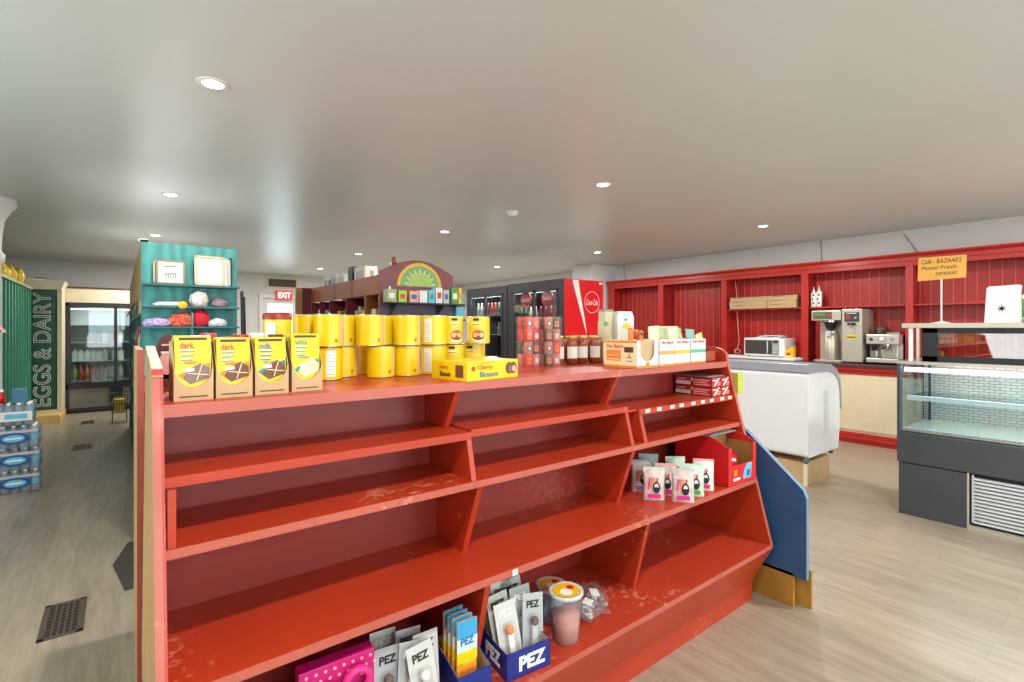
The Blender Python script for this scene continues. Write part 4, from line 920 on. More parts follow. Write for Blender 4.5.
mpn = N.new('ShaderNodeMapping'); mpn.inputs['Rotation'].default_value = (PI/2, 0, 0); L.new(tcn.outputs['Object'], mpn.inputs[0]); L.new(mpn.outputs[0], bk.inputs['Vector']); L.new(bk.outputs[0], p.inputs['Base Color'])
MB().box(.02, LN, DP-.12, DP-.10, .63, 1.12, PERF).build('back_panel', t)
MB().box(.02, LN, .02, DP-.12, .625, .64, STEEL).build('deck', t)
b = MB()
for i in range(56): b.box(.03+.025*i, .043+.025*i, .012, .055, .640, .650, LGREY)
b.build('air_intake', t)
MB().box(.022, LN, .16, DP-.13, .862, .872, GLASSB).box(.022, LN, .155, .175, .845, .88, WHITE).build('shelf', t)
for x in (.06, .7, 1.35): MB().box(x-.006, x+.006, DP-.14, DP-.12, .64, 1.1, BLACK).build('shelf_standard', t)
MB().box(0, LN, -.005, DP, 1.13, 1.152, STEEL).build('top_deck', t, .002)
MB().box(.03, LN, .05, .10, 1.07, 1.10, mat('case_light', (235, 245, 255), .4, emit=1.6)).build('light_tube', t)
cl = area_light('case_lamp', (4.66+.30, .49, 1.12), (0, 0, 0), .3, 1.3, 14, (.92, .97, 1))
# the glazed upper case
MB().box(.16, LN, .04, DP-.05, 1.152, 1.16, BLACK).box(.145, LN, .03, .05, 1.152, 1.195, BLACK).box(.145, LN, .03, .05, 1.362, 1.40, BLACK).box(.145, .235, .03, .05, 1.152, 1.40, BLACK).box(.68, .73, .03, .05, 1.152, 1.4, BLACK).box(.73, LN, .03, .05, 1.152, 1.40, BLACK).build('upper_frame', t, .002)
MB().box(.235, .68, .036, .04, 1.19, 1.365, glassmat('dark_case_glass', (225, 215, 205), .22, .02)).build('upper_glass', t)
MB().box(.145, .16, .05, DP-.05, 1.155, 1.4, GLASS).build('upper_end_glass', t)
MB().box(.07, .095, .0, .03, 1.152, 1.40, WHITE).box(.115, .135, .0, .03, 1.152, 1.40, STEEL).build('upright', t, .002)
MB().box(.03, LN, -.01, DP-.03, 1.40, 1.435, mat('pale_worktop', (196, 186, 170), .35)).build('worktop', t, .004)
CT = 1.435
# sign on a stand
t = thing('table_sign', 'orange handwritten sign on a white pole stand on top of the display case', 'sign', (5.0, 1.02, CT), R90)
MB().lathe([(0, 0), (.055, 0), (.056, .006), (.02, .014), (.008, .02), (0, .02)], WHITE, 24).build('stand_base', t); MB().tube([(0, 0, .015), (0, 0, .36)], .006, WHITE).build('pole', t)
SI = mat('orange_card', (240, 176, 84), .6, noise=.03)
MB().prism([(-.145, .335), (.145, .345), (.148, .515), (-.14, .52)], 'y', -.006, -.003, SI).build('sign_card', t)
for s_, w_, x_, z_ in (('Cafe · Baked', .0, 0, 0),): pass
text('Café - BAZAARS', .24, .034, t, (-.0, -.0065, .483), TEXTK, shear=.2); text('Panini Fresh', .21, .028, t, (-.015, -.0065, .434), TEXTK, shear=.2); text('SAMOSAS', .13, .024, t, (.03, -.0065, .385), TEXTK, shear=.2)
# white bag
t = thing('coffee_bag', 'white gusseted bag with a small black star emblem on the display case', 'bag', (4.8, .655, CT), R90)
MB().prism([(-.09, 0), (.085, 0), (.083, .20), (.088, .26), (-.068, .255), (-.078, .24), (-.08, .2)], 'y', 0, .10, WHITE).build('bag_body', t, .005)
b = MB()
for i in range(8): a = i*PI/4; b.poly([(0+.004*math.cos(a+1.57), .10+.004*math.sin(a+1.57)), (.034*math.cos(a+.1), .10+.034*math.sin(a+.1)), (-.004*math.cos(a+1.57), .10-.004*math.sin(a+1.57))], -.001, TEXTK)
b.build('star_emblem', t)
t = thing('candy_jar', 'green and white jar behind the white bag', 'jar', (5.0, .56, CT)); MB().lathe([(0, 0), (.03, 0), (.03, .15), (.02, .17)], GREENP, 16).build('jar_body', t); MB().lathe([(.021, .17), (.021, .2), (0, .2)], WHITE, 14).build('lid', t)
t = thing('small_tin', 'small grey metal tin on the display case at the picture edge', 'tin', (4.76, .53, CT)); MB().lathe([(0, 0), (.025, 0), (.025, .045), (0, .045)], SILVER, 16).build('tin_body', t)

# ================================================================ DRINKS FRIDGES
BK = mat('fridge_black', (44, 46, 48), .4, noise=.08)
DRK = [mat('drink_%d' % i, c, .3, noise=.3, scale=20) for i, c in enumerate([(150, 60, 50), (90, 90, 80), (190, 120, 90), (60, 70, 60), (170, 160, 150), (120, 40, 50)])]
def bottle_mesh(m, h=.2, r=.03):
    return MB().lathe([(0, 0), (r, 0), (r, h*.6), (r*.45, h*.82), (r*.4, h), (0, h)], m, 12)
def fridge(name, lab, y_left, w, h, dp, side_mat, shelves, fr=.09, door_w=None, top=.12):
    t = thing(name, lab, 'drinks fridge', (4.5, y_left, 0), R90)
    MB().box(0, .02, 0, dp, 0, h, BK).box(w-.02, w, 0, dp, 0, h, side_mat).box(0, w, dp-.02, dp, 0, h, BK).box(.02, w-.02, 0, dp, h-.03, h, BK).box(.02, w-.02, 0, dp, 0, .14, BK).build('cabinet', t, .003)
    MB().box(.02, w-.02, dp-.04, dp-.022, .14, h-.03, mat('fridge_inside', (206, 206, 200), .4)).build('inner_back', t)
    MB().box(.02, fr, -.003, .02, .14, h-.03, BK).box(w-fr, w-.02, -.003, .02, .14, h-.03, BK).box(.02, w-.02, -.004, .02, h-top, h-.03, BK).box(.02, w-.02, -.004, .02, .14, .24, BK).build('front_frame', t, .003)
    mid = w/2
    for a, c_ in ((fr, mid), (mid, w-fr)):
        dr = MB().box(a, a+.03, -.012, .0, .24, h-top, BK).box(c_-.03, c_, -.012, 0, .24, h-top, BK).box(a, c_, -.012, 0, .24, .27, BK).box(a, c_, -.012, 0, h-top-.03, h-top, BK).build('sliding_door', t, .002)
        MB().box(a+.03, c_-.03, -.007, -.004, .27, h-top-.03, GLASS).build('pane', dr)
    for z in shelves: MB().box(.03, w-.03, .05, dp-.05, z-.008, z, LGREY).build('wire_shelf', t)
    MB().box(.06, w-.06, .04, .06, h-.15, h-.13, mat('fridge_light', (240, 246, 255), .4, emit=1.5)).build('light_tube', t)
    area_light('fridge_lamp', (4.5+.10, y_left-w/2, h-.16), (0, math.radians(20), 0), .06, w-.2, 7, (.95, .98, 1))
    return t
fridge('drinks_fridge', 'black glass-door drinks fridge with a bright red side panel', 5.864, 1.204, 2.04, .72, REDBRIGHT, (.5, .85, 1.2, 1.5), .13)
FR = bpy.data.objects['drinks_fridge']
CR = mat('drink_red_side', (226, 20, 28), .3, noise=.02)
# side (-Y world face) graphics: world plane Y=4.66
g = MB(); yy = 4.6585
g.box(4.502, 5.22, 4.6592, 4.6598, .02, 2.038, CR); sp = bpy.data.objects['drinks_fridge']
pan = g.build('side_panel', FR); pan.matrix_parent_inverse = (Matrix.Translation((4.5, 5.864, 0)) @ Matrix.Rotation(R90, 4, 'Z')).inverted()
g = MB(); W2 = TEXTW
n = 14; Lp = []; Rp = []
for i in range(n+1):
    s_ = i/n; z = 2.03-.70*s_; xl = 4.632+.02*math.sin(s_*2.6)+.245*s_**1.25; wd = .105*(1-s_)**.85+.004; Lp.append((xl, z)); Rp.append((xl+wd, z))
g.prism(Lp+Rp[::-1], 'y', 4.6575, 4.6590, W2)
def ring(g, cx, cz, r, wdt, y, m):
    o_ = [(cx+r*math.cos(a*2*PI/28), cz+r*math.sin(a*2*PI/28)) for a in range(28)]; i_ = [(cx+(r-wdt)*math.cos(a*2*PI/28), cz+(r-wdt)*math.sin(a*2*PI/28)) for a in range(28)]
    vs = [(x, y, z) for x, z in o_]+[(x, y, z) for x, z in i_]; g.add(vs, [(k_, (k_+1) % 28, 28+(k_+1) % 28, 28+k_) for k_ in range(28)], m)
ring(g, 4.998, 1.745, .145, .006, 4.6575, W2); g.box(5.14, 5.2, 4.6575, 4.6590, 1.99, 2.02, W2)
o = g.build('side_graphic', FR); o.matrix_parent_inverse = pan.matrix_parent_inverse.copy()
lt = text('Coca-Cola', .22, .075, FR, (4.998, 4.6575, 1.745), TEXTW, shear=.35); lt.matrix_parent_inverse = pan.matrix_parent_inverse.copy()
fridge('drinks_fridge', 'black glass-door drinks fridge standing left of the red-sided one', 6.98, 1.10, 2.03, .72, BK, (.5, .9, 1.3, 1.6), .11)
# drinks within
pos = 0
for base_y, w, shs, grp in ((5.864, 1.2, (1.5, 1.2), 'bottles in the red-sided drinks fridge'), (6.98, 1.1, (1.6, 1.3), 'bottles in the black drinks fridge')):
    for z in shs:
        for i in range(9):
            y = base_y-.17-i*(w-.34)/8; m_ = DRK[(i//2+int(z*10)) % 6]
            nm = 'upper' if z == shs[0] else 'lower'
            o = bottle_mesh(m_, .2).build('drink_bottle', None, loc=(4.62, y, z)); tag(o, '%s drink bottle from left on the %s shelf of the %s' % (ORD[i], nm, 'red-sided fridge' if base_y < 6 else 'left black fridge'), 'bottle', grp+' '+nm)
for k_, y in enumerate((5.5, 5.05)):
    o = MB().ell(0, 0, .12, .11, 0, mat('red_sign_disc', (190, 50, 60), .4), 24, th=.004).build('round_advert', None, loc=(4.54, y, 1.80), rot=(0, 0, R90)); tag(o, 'round red advert disc behind the %s door glass of the red-sided fridge' % ('left' if k_ == 0 else 'right'), 'advert')
    text('Coca-Cola', .17, .05, o, (0, -.005, 0), TEXTW, shear=.35)

# ================================================================ ARCHED SUN SHELF and BROWN SHELF RUN
t = thing('arched_shelf', 'plum and red shelf end with an arched top and a painted sun', 'shelf end', (2.59, 5.0, 0))
PL = mat('plum_paint', (142, 78, 84), .5, noise=.05); RD = mat('sun_board_red', (176, 76, 70), .5, noise=.05); SLATE = mat('slate_violet_paint', (96, 86, 104), .55, noise=.04)
pts = [(-.445, 0), (.445, 0), (.445, 2.0)]
for i in range(13): a = i/12; x = .445-.89*a; pts.append((x, 2.0+.145*math.sin(PI*a)*1.0+(-.045*a if a > .5 else 0)*0))
pts = pts+[(-.445, 2.0)]
MB().prism(pts[:2]+pts[2:-1], 'y', 0, .02, PL).build('end_panel', t)
MB().box(-.44, .44, -.004, 0, .3, 1.66, SLATE).build('lower_panel', t)
g = MB()
g.ell(.02, 1.855, .27, .26, -.002, YELO, 30, 0, PI, .002).ell(.02, 1.855, .235, .225, -.005, mat('sun_green', (130, 178, 120), .5), 30, 0, PI, .001)
for i in range(9):
    a = PI*(i+.5)/9; ux, uz = math.cos(a), math.sin(a); g.poly([(.02+.11*ux-.03*uz, 1.856+.11*uz+.03*ux), (.02+.21*ux, 1.856+.21*uz), (.02+.11*ux+.03*uz, 1.856+.11*uz-.03*ux)], -.0065, mat('sun_pale', (206, 214, 130), .5), .001)
g.ell(.02, 1.856, .15, .135, -.0095, mat('sun_lime', (176, 204, 110), .5), 24, 0, PI, .001); g.build('sun_painting', t)
MB().box(-.445, .445, -.24, 0, 1.655, 1.668, mat('dark_slate', (62, 54, 62), .5)).build('shelf', t)
for x in (-.34, .22): MB().prism([(-.2, 1.655), (0, 1.655), (0, 1.52)], 'x', x-.006, x+.006, DKGREY).box(x-.008, x+.008, -.012, 0, 1.3, 1.84, SILVER).build('bracket', t)
for z in (.3, .75, 1.2): MB().box(-.445, .445, -.24, 0, z-.02, z, PL).build('shelf', t)
# things on this shelf
items = [(-.40, .10, .13, BAG2, 'green and blue seed carton'), (-.28, .09, .12, NEON, 'bright green carton'), (-.15, .10, .12, LPINK, 'pale pink box'), (-.04, .09, .13, WHITEP, 'cream and pink box'), (.06, .08, .14, LBLUE, 'pale blue and white box'), (.15, .08, .17, WHITEP, 'taller white box with a red print'), (.24, .07, .15, LGREY, 'grey and white box'), (.35, .09, .17, GREENP, 'green and white box'), (.42, .04, .18, YEL, 'narrow yellow box')]
for i, (x, w_, h_, m_, l) in enumerate(items):
    o = MB().box(-w_/2, w_/2, 0, .1, 0, h_, m_).rect(-w_*.3, w_*.3, h_*.3, h_*.7, -.001, [WHITEP, TEXTR, TEXTB, WHITEP, TEXTT, TEXTR, TEXTB, WHITEP, ORANGE][i]).build('small_box', None, .002, loc=(2.59+x, 4.80, 1.668)); tag(o, '%s on the shelf below the painted sun' % l, 'box')
o = MB().lathe([(0, 0), (.028, 0), (.035, .02), (.02, .05), (.026, .07), (0, .09)], mat('figurine_red', (150, 60, 60), .4, noise=.4, scale=40), 14).box(-.05, .0, -.01, .01, .0, .02, WHITEP).build('figurine', None, loc=(2.31, 5.012, 2.078)); tag(o, 'tiny red and white ornament on the arched shelf top', 'ornament')
o = MB().box(-.05, .05, 0, .12, 0, .12, LBLUE).rect(-.03, .03, .03, .09, -.001, TEXTB).build('carton', None, .003, loc=(3.10, 4.95, 1.67)); tag(o, 'light blue carton right of the arched shelf, upper', 'carton')
o = MB().box(-.05, .05, 0, .12, 0, .14, LBLUE).build('carton', None, .003, loc=(3.10, 4.95, 1.50)); tag(o, 'plain blue carton right of the arched shelf, lower', 'carton')
t = thing('side_shelf', 'narrow dark side shelf right of the arched shelf end', 'shelf', (3.10, 4.95, 0)); MB().box(-.065, .07, -.01, .3, 0, .02, DKGREY).box(-.065, .07, .16, .3, 0, 1.85, BROWNWOOD).box(-.065, .07, -.01, .17, 1.48, 1.50, DKGREY).box(-.065, .07, -.01, .17, 1.65, 1.67, DKGREY).build('shelf_boards', t)
# brown run along Y from 5.02 to 7.4 facing -X
t = thing('brown_shelving', 'long brown wooden shelving run with maroon bays behind the arched shelf', 'shelving', (2.147, 0, 0))
MAR = mat('maroon_paint', (120, 36, 48), .5, noise=.06)
MB().box(.44, .46, 5.03, 7.4, 0, 1.96, MAR).build('back_panel', t)
MB().box(0, .02, 5.03, 7.385, 1.757, 1.962, BROWNWOOD).build('fascia', t, .002)
MB().box(.02, .46, 5.03, 7.385, 1.94, 1.96, BROWNWOOD).build('top_board', t)
for y in (5.03, 5.38, 5.41, 6.0, 6.6, 7.0, 7.365): MB().box(0.001, .44, y, y+.02, 0, 1.757, MAR if y > 5.5 else BROWNWOOD).build('divider', t)
for z in (.3, .8, 1.25, 1.5): MB().box(.01, .44, 5.05, 7.365, z-.02, z, BROWNWOOD).build('shelf', t)
for y in (5.80, 6.4): MB().box(-.004, 0, y, y+.012, 1.757, 1.962, BROWN).build('fascia_joint', t)
MB().box(-.125, 0, 7.385, 7.405, 0, 1.965, MAR).box(-.215, -.125, 7.385, 7.405, 0, 1.962, TAN).build('wing_panel', t)
k = 0
for (a, b_) in ((5.45, 5.95), (6.05, 6.55), (6.65, 6.98), (7.05, 7.33)):
    y = a+.05
    while y < b_-.04:
        h = random.uniform(.1, .2); m_ = random.choice([YELO, WHITEP, LGREY, DKGREY, YEL, BAG2, LBLUE]); o = MB().box(-.035, .035, 0, .06, 0, h, m_).rect(-.02, .02, h*.3, h*.6, -.001, random.choice([TEXTR, TEXTB, WHITEP, BROWN])).build('grocery_packet', None, .003, loc=(2.20, y, 1.50), rot=(0, 0, R90))
        tag(o, 'grocery packet on the brown shelving, %s from the arched end' % ORD[k], 'packet', 'groceries on the brown shelving'); y += .105; k += 1
o = MB().box(-.06, .06, 0, .05, 0, .11, BAG1).build('grocery_packet', None, .003, loc=(2.2, 5.30, 1.50), rot=(0, 0, R90)); tag(o, 'cream packet in the narrow bay nearest the arched shelf', 'packet')
# objects on top of the brown run
for (y, w_, h_, m_, m2, l) in ((7.3, .16, .16, WHITEP, GREY, 'white model house box at the far end'), (7.12, .14, .14, LGREY, DKGREY, 'grey and white box second from the far end'), (6.93, .14, .17, WHITEP, GREY, 'white patterned box'), (6.7, .18, .16, WHITEP, LGREY, 'plain white box'), (6.35, .14, .22, DKGREY, BLACK, 'black speaker-like box'), (6.02, .34, .19, WHITEP, LGREY, 'long white carton'), (5.6, .05, .10, WHITE, GREY, 'small white cup')):
    q = thing('top_box', l+' on top of the brown shelving', 'box', (2.32, y, 1.962), R90)
    if l.startswith('small'): MB().lathe([(0, 0), (.05, 0), (.055, .02), (.03, .04), (.035, .1), (0, .11)], WHITE, 16).build('cup', q)
    else: MB().box(-w_/2, w_/2, 0, .16, 0, h_, m_).build('box_body', q, .003); MB().rect(-w_*.3, w_*.0, h_*.25, h_*.75, -.001, m2).rect(w_*.08, w_*.3, h_*.25, h_*.75, -.001, m2).build('box_print', q)

# ================================================================ TEAL SHELF RUN
TEALP = mat('teal_stained_plywood', (52, 142, 128), .45, noise=.12, scale=2.2, stretch=(2.5, 1, .6))
N, L, p = nodes(TEALP); tcn = N.new('ShaderNodeTexCoord'); wv = N.new('ShaderNodeTexWave'); wv.inputs['Scale'].default_value = 4; wv.inputs['Distortion'].default_value = 9; wv.inputs['Detail'].default_value = 2; wv.inputs['Detail Scale'].default_value = .8
cr = N.new('ShaderNodeValToRGB'); cr.color_ramp.elements[0].color = rgb(46, 128, 124); cr.color_ramp.elements[1].color = rgb(66, 154, 148); L.new(tcn.outputs['Object'], wv.inputs['Vector']); L.new(wv.outputs[0], cr.inputs[0]); L.new(cr.outputs[0], p.inputs['Base Color'])
TEALD = mat('dark_teal_paint', (30, 92, 98), .45, noise=.08)
t = thing('teal_shelf_unit', 'tall teal stained plywood shelf end holding frames and folded cloth', 'shelf unit', (.106, 4.0, 0))
MB().box(0, .547, 0, .02, 0, 1.955, TEALP).build('end_panel', t, .002)
for z in (1.682, 1.541, 1.41, 1.1, .7, .3): MB().box(.006, .541, -.13, 0, z-.012, z, TEALD).build('shelf', t)
MB().box(.262, .272, -.125, 0, .3, 1.50, TEALP).box(.27, .276, -.012, 0, 1.50, 1.95, TEALP).build('divider', t)
MB().box(0, .02, .02, 4.9, 1.60, 1.955, TAN).box(0.02, .547, .02, 4.9, 1.935, 1.955, GREY).box(.26, .28, .02, 4.9, 0, 1.935, TEALD).build('run_frame', t)
for y in (1.2, 2.4, 3.6, 4.88): MB().box(0, .547, y, y+.02, 0, 1.935, TEALD).build('run_divider', t)
for z in (.15, .5, .85, 1.2, 1.5): MB().box(0, .547, .02, 4.88, z-.02, z, BLACK).build('run_shelf', t)
for z in (1.56, 1.0): MB().tube([(-.03, .05, z), (-.03, 4.8, z)], .006, BLACK).build('hanging_rail', t)
for z, zn in ((1.5, 'top'), (1.2, 'eye-level'), (.85, 'middle')):
    for i in range(12):
        cn, m_ = random.choice([('black', BLACK), ('green', GREENP), ('orange-yellow', YELO), ('dark grey', DKGREY), ('dark green', mat('dark_green_pack', (50, 80, 46), .4)), ('cream', CREAM), ('red', REDBRIGHT)])
        y = 4.1+i*.36; h = random.uniform(.12, .24); o = MB().box(-.07, .07, 0, .06, 0, h, m_).rect(-.05, .05, h*.5, h*.8, -.001, WHITEP if i % 3 else YELO).build('food_packet', None, .004, loc=(.112, y, z), rot=(0, 0, R90)); tag(o, '%s packet, %s along the %s shelf on the aisle side of the teal run' % (cn, ORD[i], zn), 'packet', 'packets along the teal shelf run')
t = thing('wire_basket', 'small black wire basket standing low at the aisle side of the teal run', 'basket', (-.0, 9.55, 0))
b = MB()
for i in range(7): b.tube([(-.12+.035*i, -.16, .42), (-.09+.028*i, -.14, .15)], .004, BLACK, 6)
for z, s_ in ((.42, 1.0), (.28, .9), (.15, .78)): b.tube([(-.12*s_, -.16*s_, z), (.1*s_, -.16*s_, z), (.1*s_, .16*s_, z), (-.12*s_, .16*s_, z), (-.12*s_, -.16*s_, z)], .006, BLACK, 6)
for x in (-.09, .08):
    for y in (-.12, .12): b.tube([(x, y, .15), (x, y, 0)], .006, BLACK, 6)
b.build('wire_frame', t); MB().box(-.07, .06, -.1, .1, .16, .34, YELO).build('basket_liner', t)
o = MB().prism([(-.02, -.37), (.09, -.37), (.09, .37), (.0, .37), (-.075, .03)], 'z', 0, .004, mat('dark_brown_grey', (62, 56, 52), .8)).build('floor_patch', None, loc=(.04, 3.75, 0)); tag(o, 'dark flat patch on the aisle floor by the red shelf end', 'mat')  # thin dark shape laid flat on the aisle floor
def frame(loc, w, h, fm, lab, inner=.022, rz=0, tilt=-.08, pic=0):
    t = thing('picture_frame', lab, 'picture frame', loc, rz); t.rotation_euler = (tilt, 0, rz)
    MB().box(-w/2, w/2, 0, .012, 0, inner, fm).box(-w/2, w/2, 0, .012, h-inner, h, fm).box(-w/2, -w/2+inner, 0, .012, 0, h, fm).box(w/2-inner, w/2, 0, .012, 0, h, fm).build('frame', t, .002)
    MB().box(-w/2+inner, w/2-inner, .006, .009, inner, h-inner, mat('mount_board', (214, 208, 198), .8)).build('mount', t)
    if pic == 1:
        g = MB().rect(-w*.22, w*.22, h*.72, h*.75, .0045, TEXTK)
        for i in range(5): g.ell(-w*.16+i*w*.08, h*.42, w*.035, h*.06, .0045, GREY, 10).rect(-w*.18+i*w*.08, -w*.14+i*w*.08, h*.24, h*.36, .0045, GREY)
        g.build('picture', t)
    if pic == 2: MB().rect(-w*.2, w*.2, h*.26, h*.76, .0045, LGREY).rect(-w*.12, w*.08, h*.62, h*.63, .003, GREY).rect(-w*.12, w*.05, h*.52, h*.53, .003, GREY).rect(-w*.12, w*.1, h*.42, h*.43, .003, GREY).build('picture', t)
FRM = mat('pale_wood_frame', (200, 176, 140), .4); FR2 = mat('bronze_frame', (140, 120, 92), .4)
frame((.258, 3.90, 1.684), .155, .155, FR2, 'bronze picture frame with a small cartoon-like print, front one at left', .010, pic=1)
frame((.245, 3.935, 1.684), .155, .158, FRM, 'picture frame half hidden behind the bronze one', .014)
frame((.475, 3.90, 1.684), .175, .20, FRM, 'large pale wood frame with a grey text print at right', .016, pic=2)
frame((.505, 3.935, 1.684), .175, .20, LGREY, 'silver frame behind the large pale frame', .012)
frame((.535, 3.965, 1.684), .17, .205, BLACK, 'black frame rearmost behind the large pale frame', .012)
def cloth(loc, sx, sy, sz, m, lab, seed=0):
    b = bmesh.new(); bmesh.ops.create_icosphere(b, subdivisions=3, radius=1); rnd = random.Random(seed)
    ph = [rnd.uniform(0, 6) for _ in range(4)]
    for v in b.verts:
        k = 1+.10*math.sin(7*v.co.x+ph[0])*math.cos(6*v.co.y+ph[1])+.08*math.sin(11*v.co.z+ph[2]+4*v.co.x)
        z = max(-.55, v.co.z); v.co = (v.co.x*sx*k, v.co.y*sy*k, (z*k+.55)*sz/1.55)
        if v.co.z < .002: v.co.z = 0
    me = bpy.data.meshes.new('folded_cloth'); b.to_mesh(me); b.free()
    for p_ in me.polygons: p_.use_smooth = True
    me.materials.append(m); o = bpy.data.objects.new('folded_cloth', me); COL.objects.link(o); o.location = loc; tag(o, lab, 'cloth'); return o
def speck(name, c1, c2, sc):
    m = mat(name, c1, .8); N, L, p = nodes(m); vn = N.new('ShaderNodeTexVoronoi'); vn.inputs['Scale'].default_value = sc*2.2; tcn = N.new('ShaderNodeTexCoord'); L.new(tcn.outputs['Object'], vn.inputs['Vector'])
    cr = N.new('ShaderNodeValToRGB'); cr.color_ramp.elements[0].position = .35; cr.color_ramp.elements[1].position = .45; cr.color_ramp.elements[0].color = rgb(*c1); cr.color_ramp.elements[1].color = rgb(*c2); L.new(vn.outputs[0], cr.inputs[0]); L.new(cr.outputs[0], p.inputs['Base Color']); return m
cloth((.415, 3.93, 1.541), .055, .055, .105, speck('white_brown_floral', (120, 90, 80), (226, 216, 206), 60), 'white cloth with brown floral pattern, rolled on the teal shelf', 1)
cloth((.535, 3.93, 1.541), .05, .05, .06, speck('black_plum_floral', (60, 40, 60), (150, 120, 130), 60), 'dark plum patterned cloth on the teal middle shelf', 2)
cloth((.25, 3.93, 1.541), .09, .05, .03, speck('cream_fabric', (214, 200, 180), (234, 224, 210), 40), 'flat cream cloth on the teal middle shelf', 3)
cloth((.32, 3.92, 1.41), .07, .05, .09, speck('orange_red_cloth', (226, 130, 50), (190, 60, 60), 30), 'orange and red cloth on the lower teal shelf', 4)
cloth((.19, 3.93, 1.41), .08, .05, .055, speck('blue_lilac_cloth', (80, 120, 170), (200, 160, 200), 30), 'blue and lilac cloth, leftmost on the lower teal shelf', 5)
cloth((.42, 3.93, 1.41), .055, .05, .115, speck('red_dotted_cloth', (210, 30, 50), (180, 16, 40), 50), 'bright red dotted cloth on the lower teal shelf', 6)
cloth((.52, 3.92, 1.41), .055, .05, .055, speck('grey_floral_cloth', (90, 120, 120), (216, 216, 216), 60), 'grey and white floral cloth, rightmost on the lower teal shelf', 7)
o = MB().lathe([(0, -.001), (.026, -.001), (.026, .002), (0, .002)], mat('orange_disc', (244, 176, 40), .4), 24, M=Matrix.Rotation(PI/2, 4, 'X')).build('round_tag', None, loc=(.32, 3.866, 1.548)); tag(o, 'round orange tag hanging from the teal middle shelf', 'tag')
o = MB().box(0, .05, 0, .06, 0, .015, WHITE).ell(.02, .01, .03, .012, .03, WHITE, 14, th=.03).build('white_ornament', None, loc=(.10, 4.02, 1.956)); tag(o, 'small white item on the top left corner of the teal shelf', 'ornament')
o = MB().tube([(.70, 3.98, 0), (.68, 3.98, 1.66)], .01, BLACK).tube([(.725, 3.98, 0), (.695, 3.98, 1.62)], .007, BLACK).build('garment_pole', None); tag(o, 'thin black pole standing right of the teal shelf end', 'pole')

# ================================================================ FAR FRIDGE, EGGS & DAIRY
t = thing('glass_door_fridge', 'large built-in glass-door fridge with cream header at the end of the aisle', 'fridge', (-.741, 10.9, 0))
w = 1.15; h = 1.82
MB().box(0, w, .68, .70, 0, h, BK).box(0, .02, 0, .7, 0, h, BK).box(w-.02, w, 0, .7, 0, h, BK).box(0, w, 0, .7, h-.03, h, BK).box(0, w, 0.04, .7, 0, .1, BK).build('cabinet', t)
MB().box(.02, w-.02, .66, .68, .1, h-.03, mat('fridge_inside_pale', (190, 188, 178), .4)).build('inner_back', t)
MB().box(0, .085, -.01, .02, .05, h, BK).box(.0, w, -.01, .02, h-.06, h, BK).box(0, w, -.01, .02, .40, .47, BK).box(w-.06, w, -.01, .02, .05, h, BK).box(0, w, -.01, .02, .02, .07, BK).build('front_frame', t, .004)
MB().box(.09, w-.06, .01, .03, .08, .40, mat('grey_kick', (120, 118, 110), .4)).build('kick_panel', t)
MB().box(.60, .78, -.02, 0, .25, .40, BLACK).tube([(.66, -.02, .38), (.62, -.02, .15)], .012, BLACK).build('latch', t)
for a, c_ in ((.085, .685), (.685, 1.09)):
    dr = MB().box(a, a+.02, -.025, -.01, .47, h-.06, BK).box(c_-.025, c_, -.025, -.01, .47, h-.06, BK).box(a, c_, -.025, -.01, .47, .49, BK).box(a, c_, -.025, -.01, h-.08, h-.06, BK).build('glass_door', t)
    MB().box(a+.02, c_-.02, -.019, -.016, .49, h-.08, GLASS).build('pane', dr)
for z in (.52, .85, 1.16, 1.45): MB().box(.02, w-.02, .06, .64, z-.01, z, LGREY).build('shelf', t)
MB().box(.1, w-.1, .04, .06, h-.12, h-.1, mat('far_light', (245, 248, 255), .4, emit=2.5)).build('light_tube', t)
MB().box(-.03, w+.05, -.02, .7, h, 2.05, CREAM).box(-.03, w+.05, -.03, .7, 2.05, 2.075, BROWN).box(-.055, 0, -.02, .7, 0, 2.05, CREAM).build('header_panel', t)
area_light('fridge_lamp', (-.15, 11.0, 1.68), (math.radians(15), 0, 0), .9, .08, 9, (.95, .98, 1))
fd = [(.52, [(170, 180, 120), (220, 90, 60), (222, 100, 60), (150, 50, 40), (90, 50, 40), (96, 60, 50), (150, 60, 50)], .26, 'drink bottle'), (.85, [(230, 226, 210)]*3+[(200, 200, 200)]*4, .2, 'milk carton'), (1.16, [(220, 60, 50), (230, 226, 210), (200, 210, 220)], .18, 'dairy carton')]
for z, cols, hh, nm in fd:
    for i in range(8):
        c = cols[i % len(cols)]; m_ = mat('fd_%d_%d_%d' % c, c, .4, noise=.15, scale=20)
        if z == 1.16 and i < 5: continue
        o = (MB().lathe([(0, 0), (.032, 0), (.032, hh*.65), (.014, hh*.85), (.014, hh), (0, hh)], m_, 12) if z == .52 else MB().prism([(-.035, 0), (.035, 0), (.035, hh*.75), (0, hh), (-.035, hh*.75)], 'y', 0, .07, m_)).build(nm.replace(' ', '_'), None, loc=(-.741+.15+.078*i+(.06 if i > 5 else 0), 11.02, z))
        tag(o, '%s, %s from left on the %s shelf behind the far fridge glass' % (nm, ORD[i], {.52: 'lowest', .85: 'middle', 1.16: 'upper'}[z]), nm.split()[1], nm+'s in the far fridge')
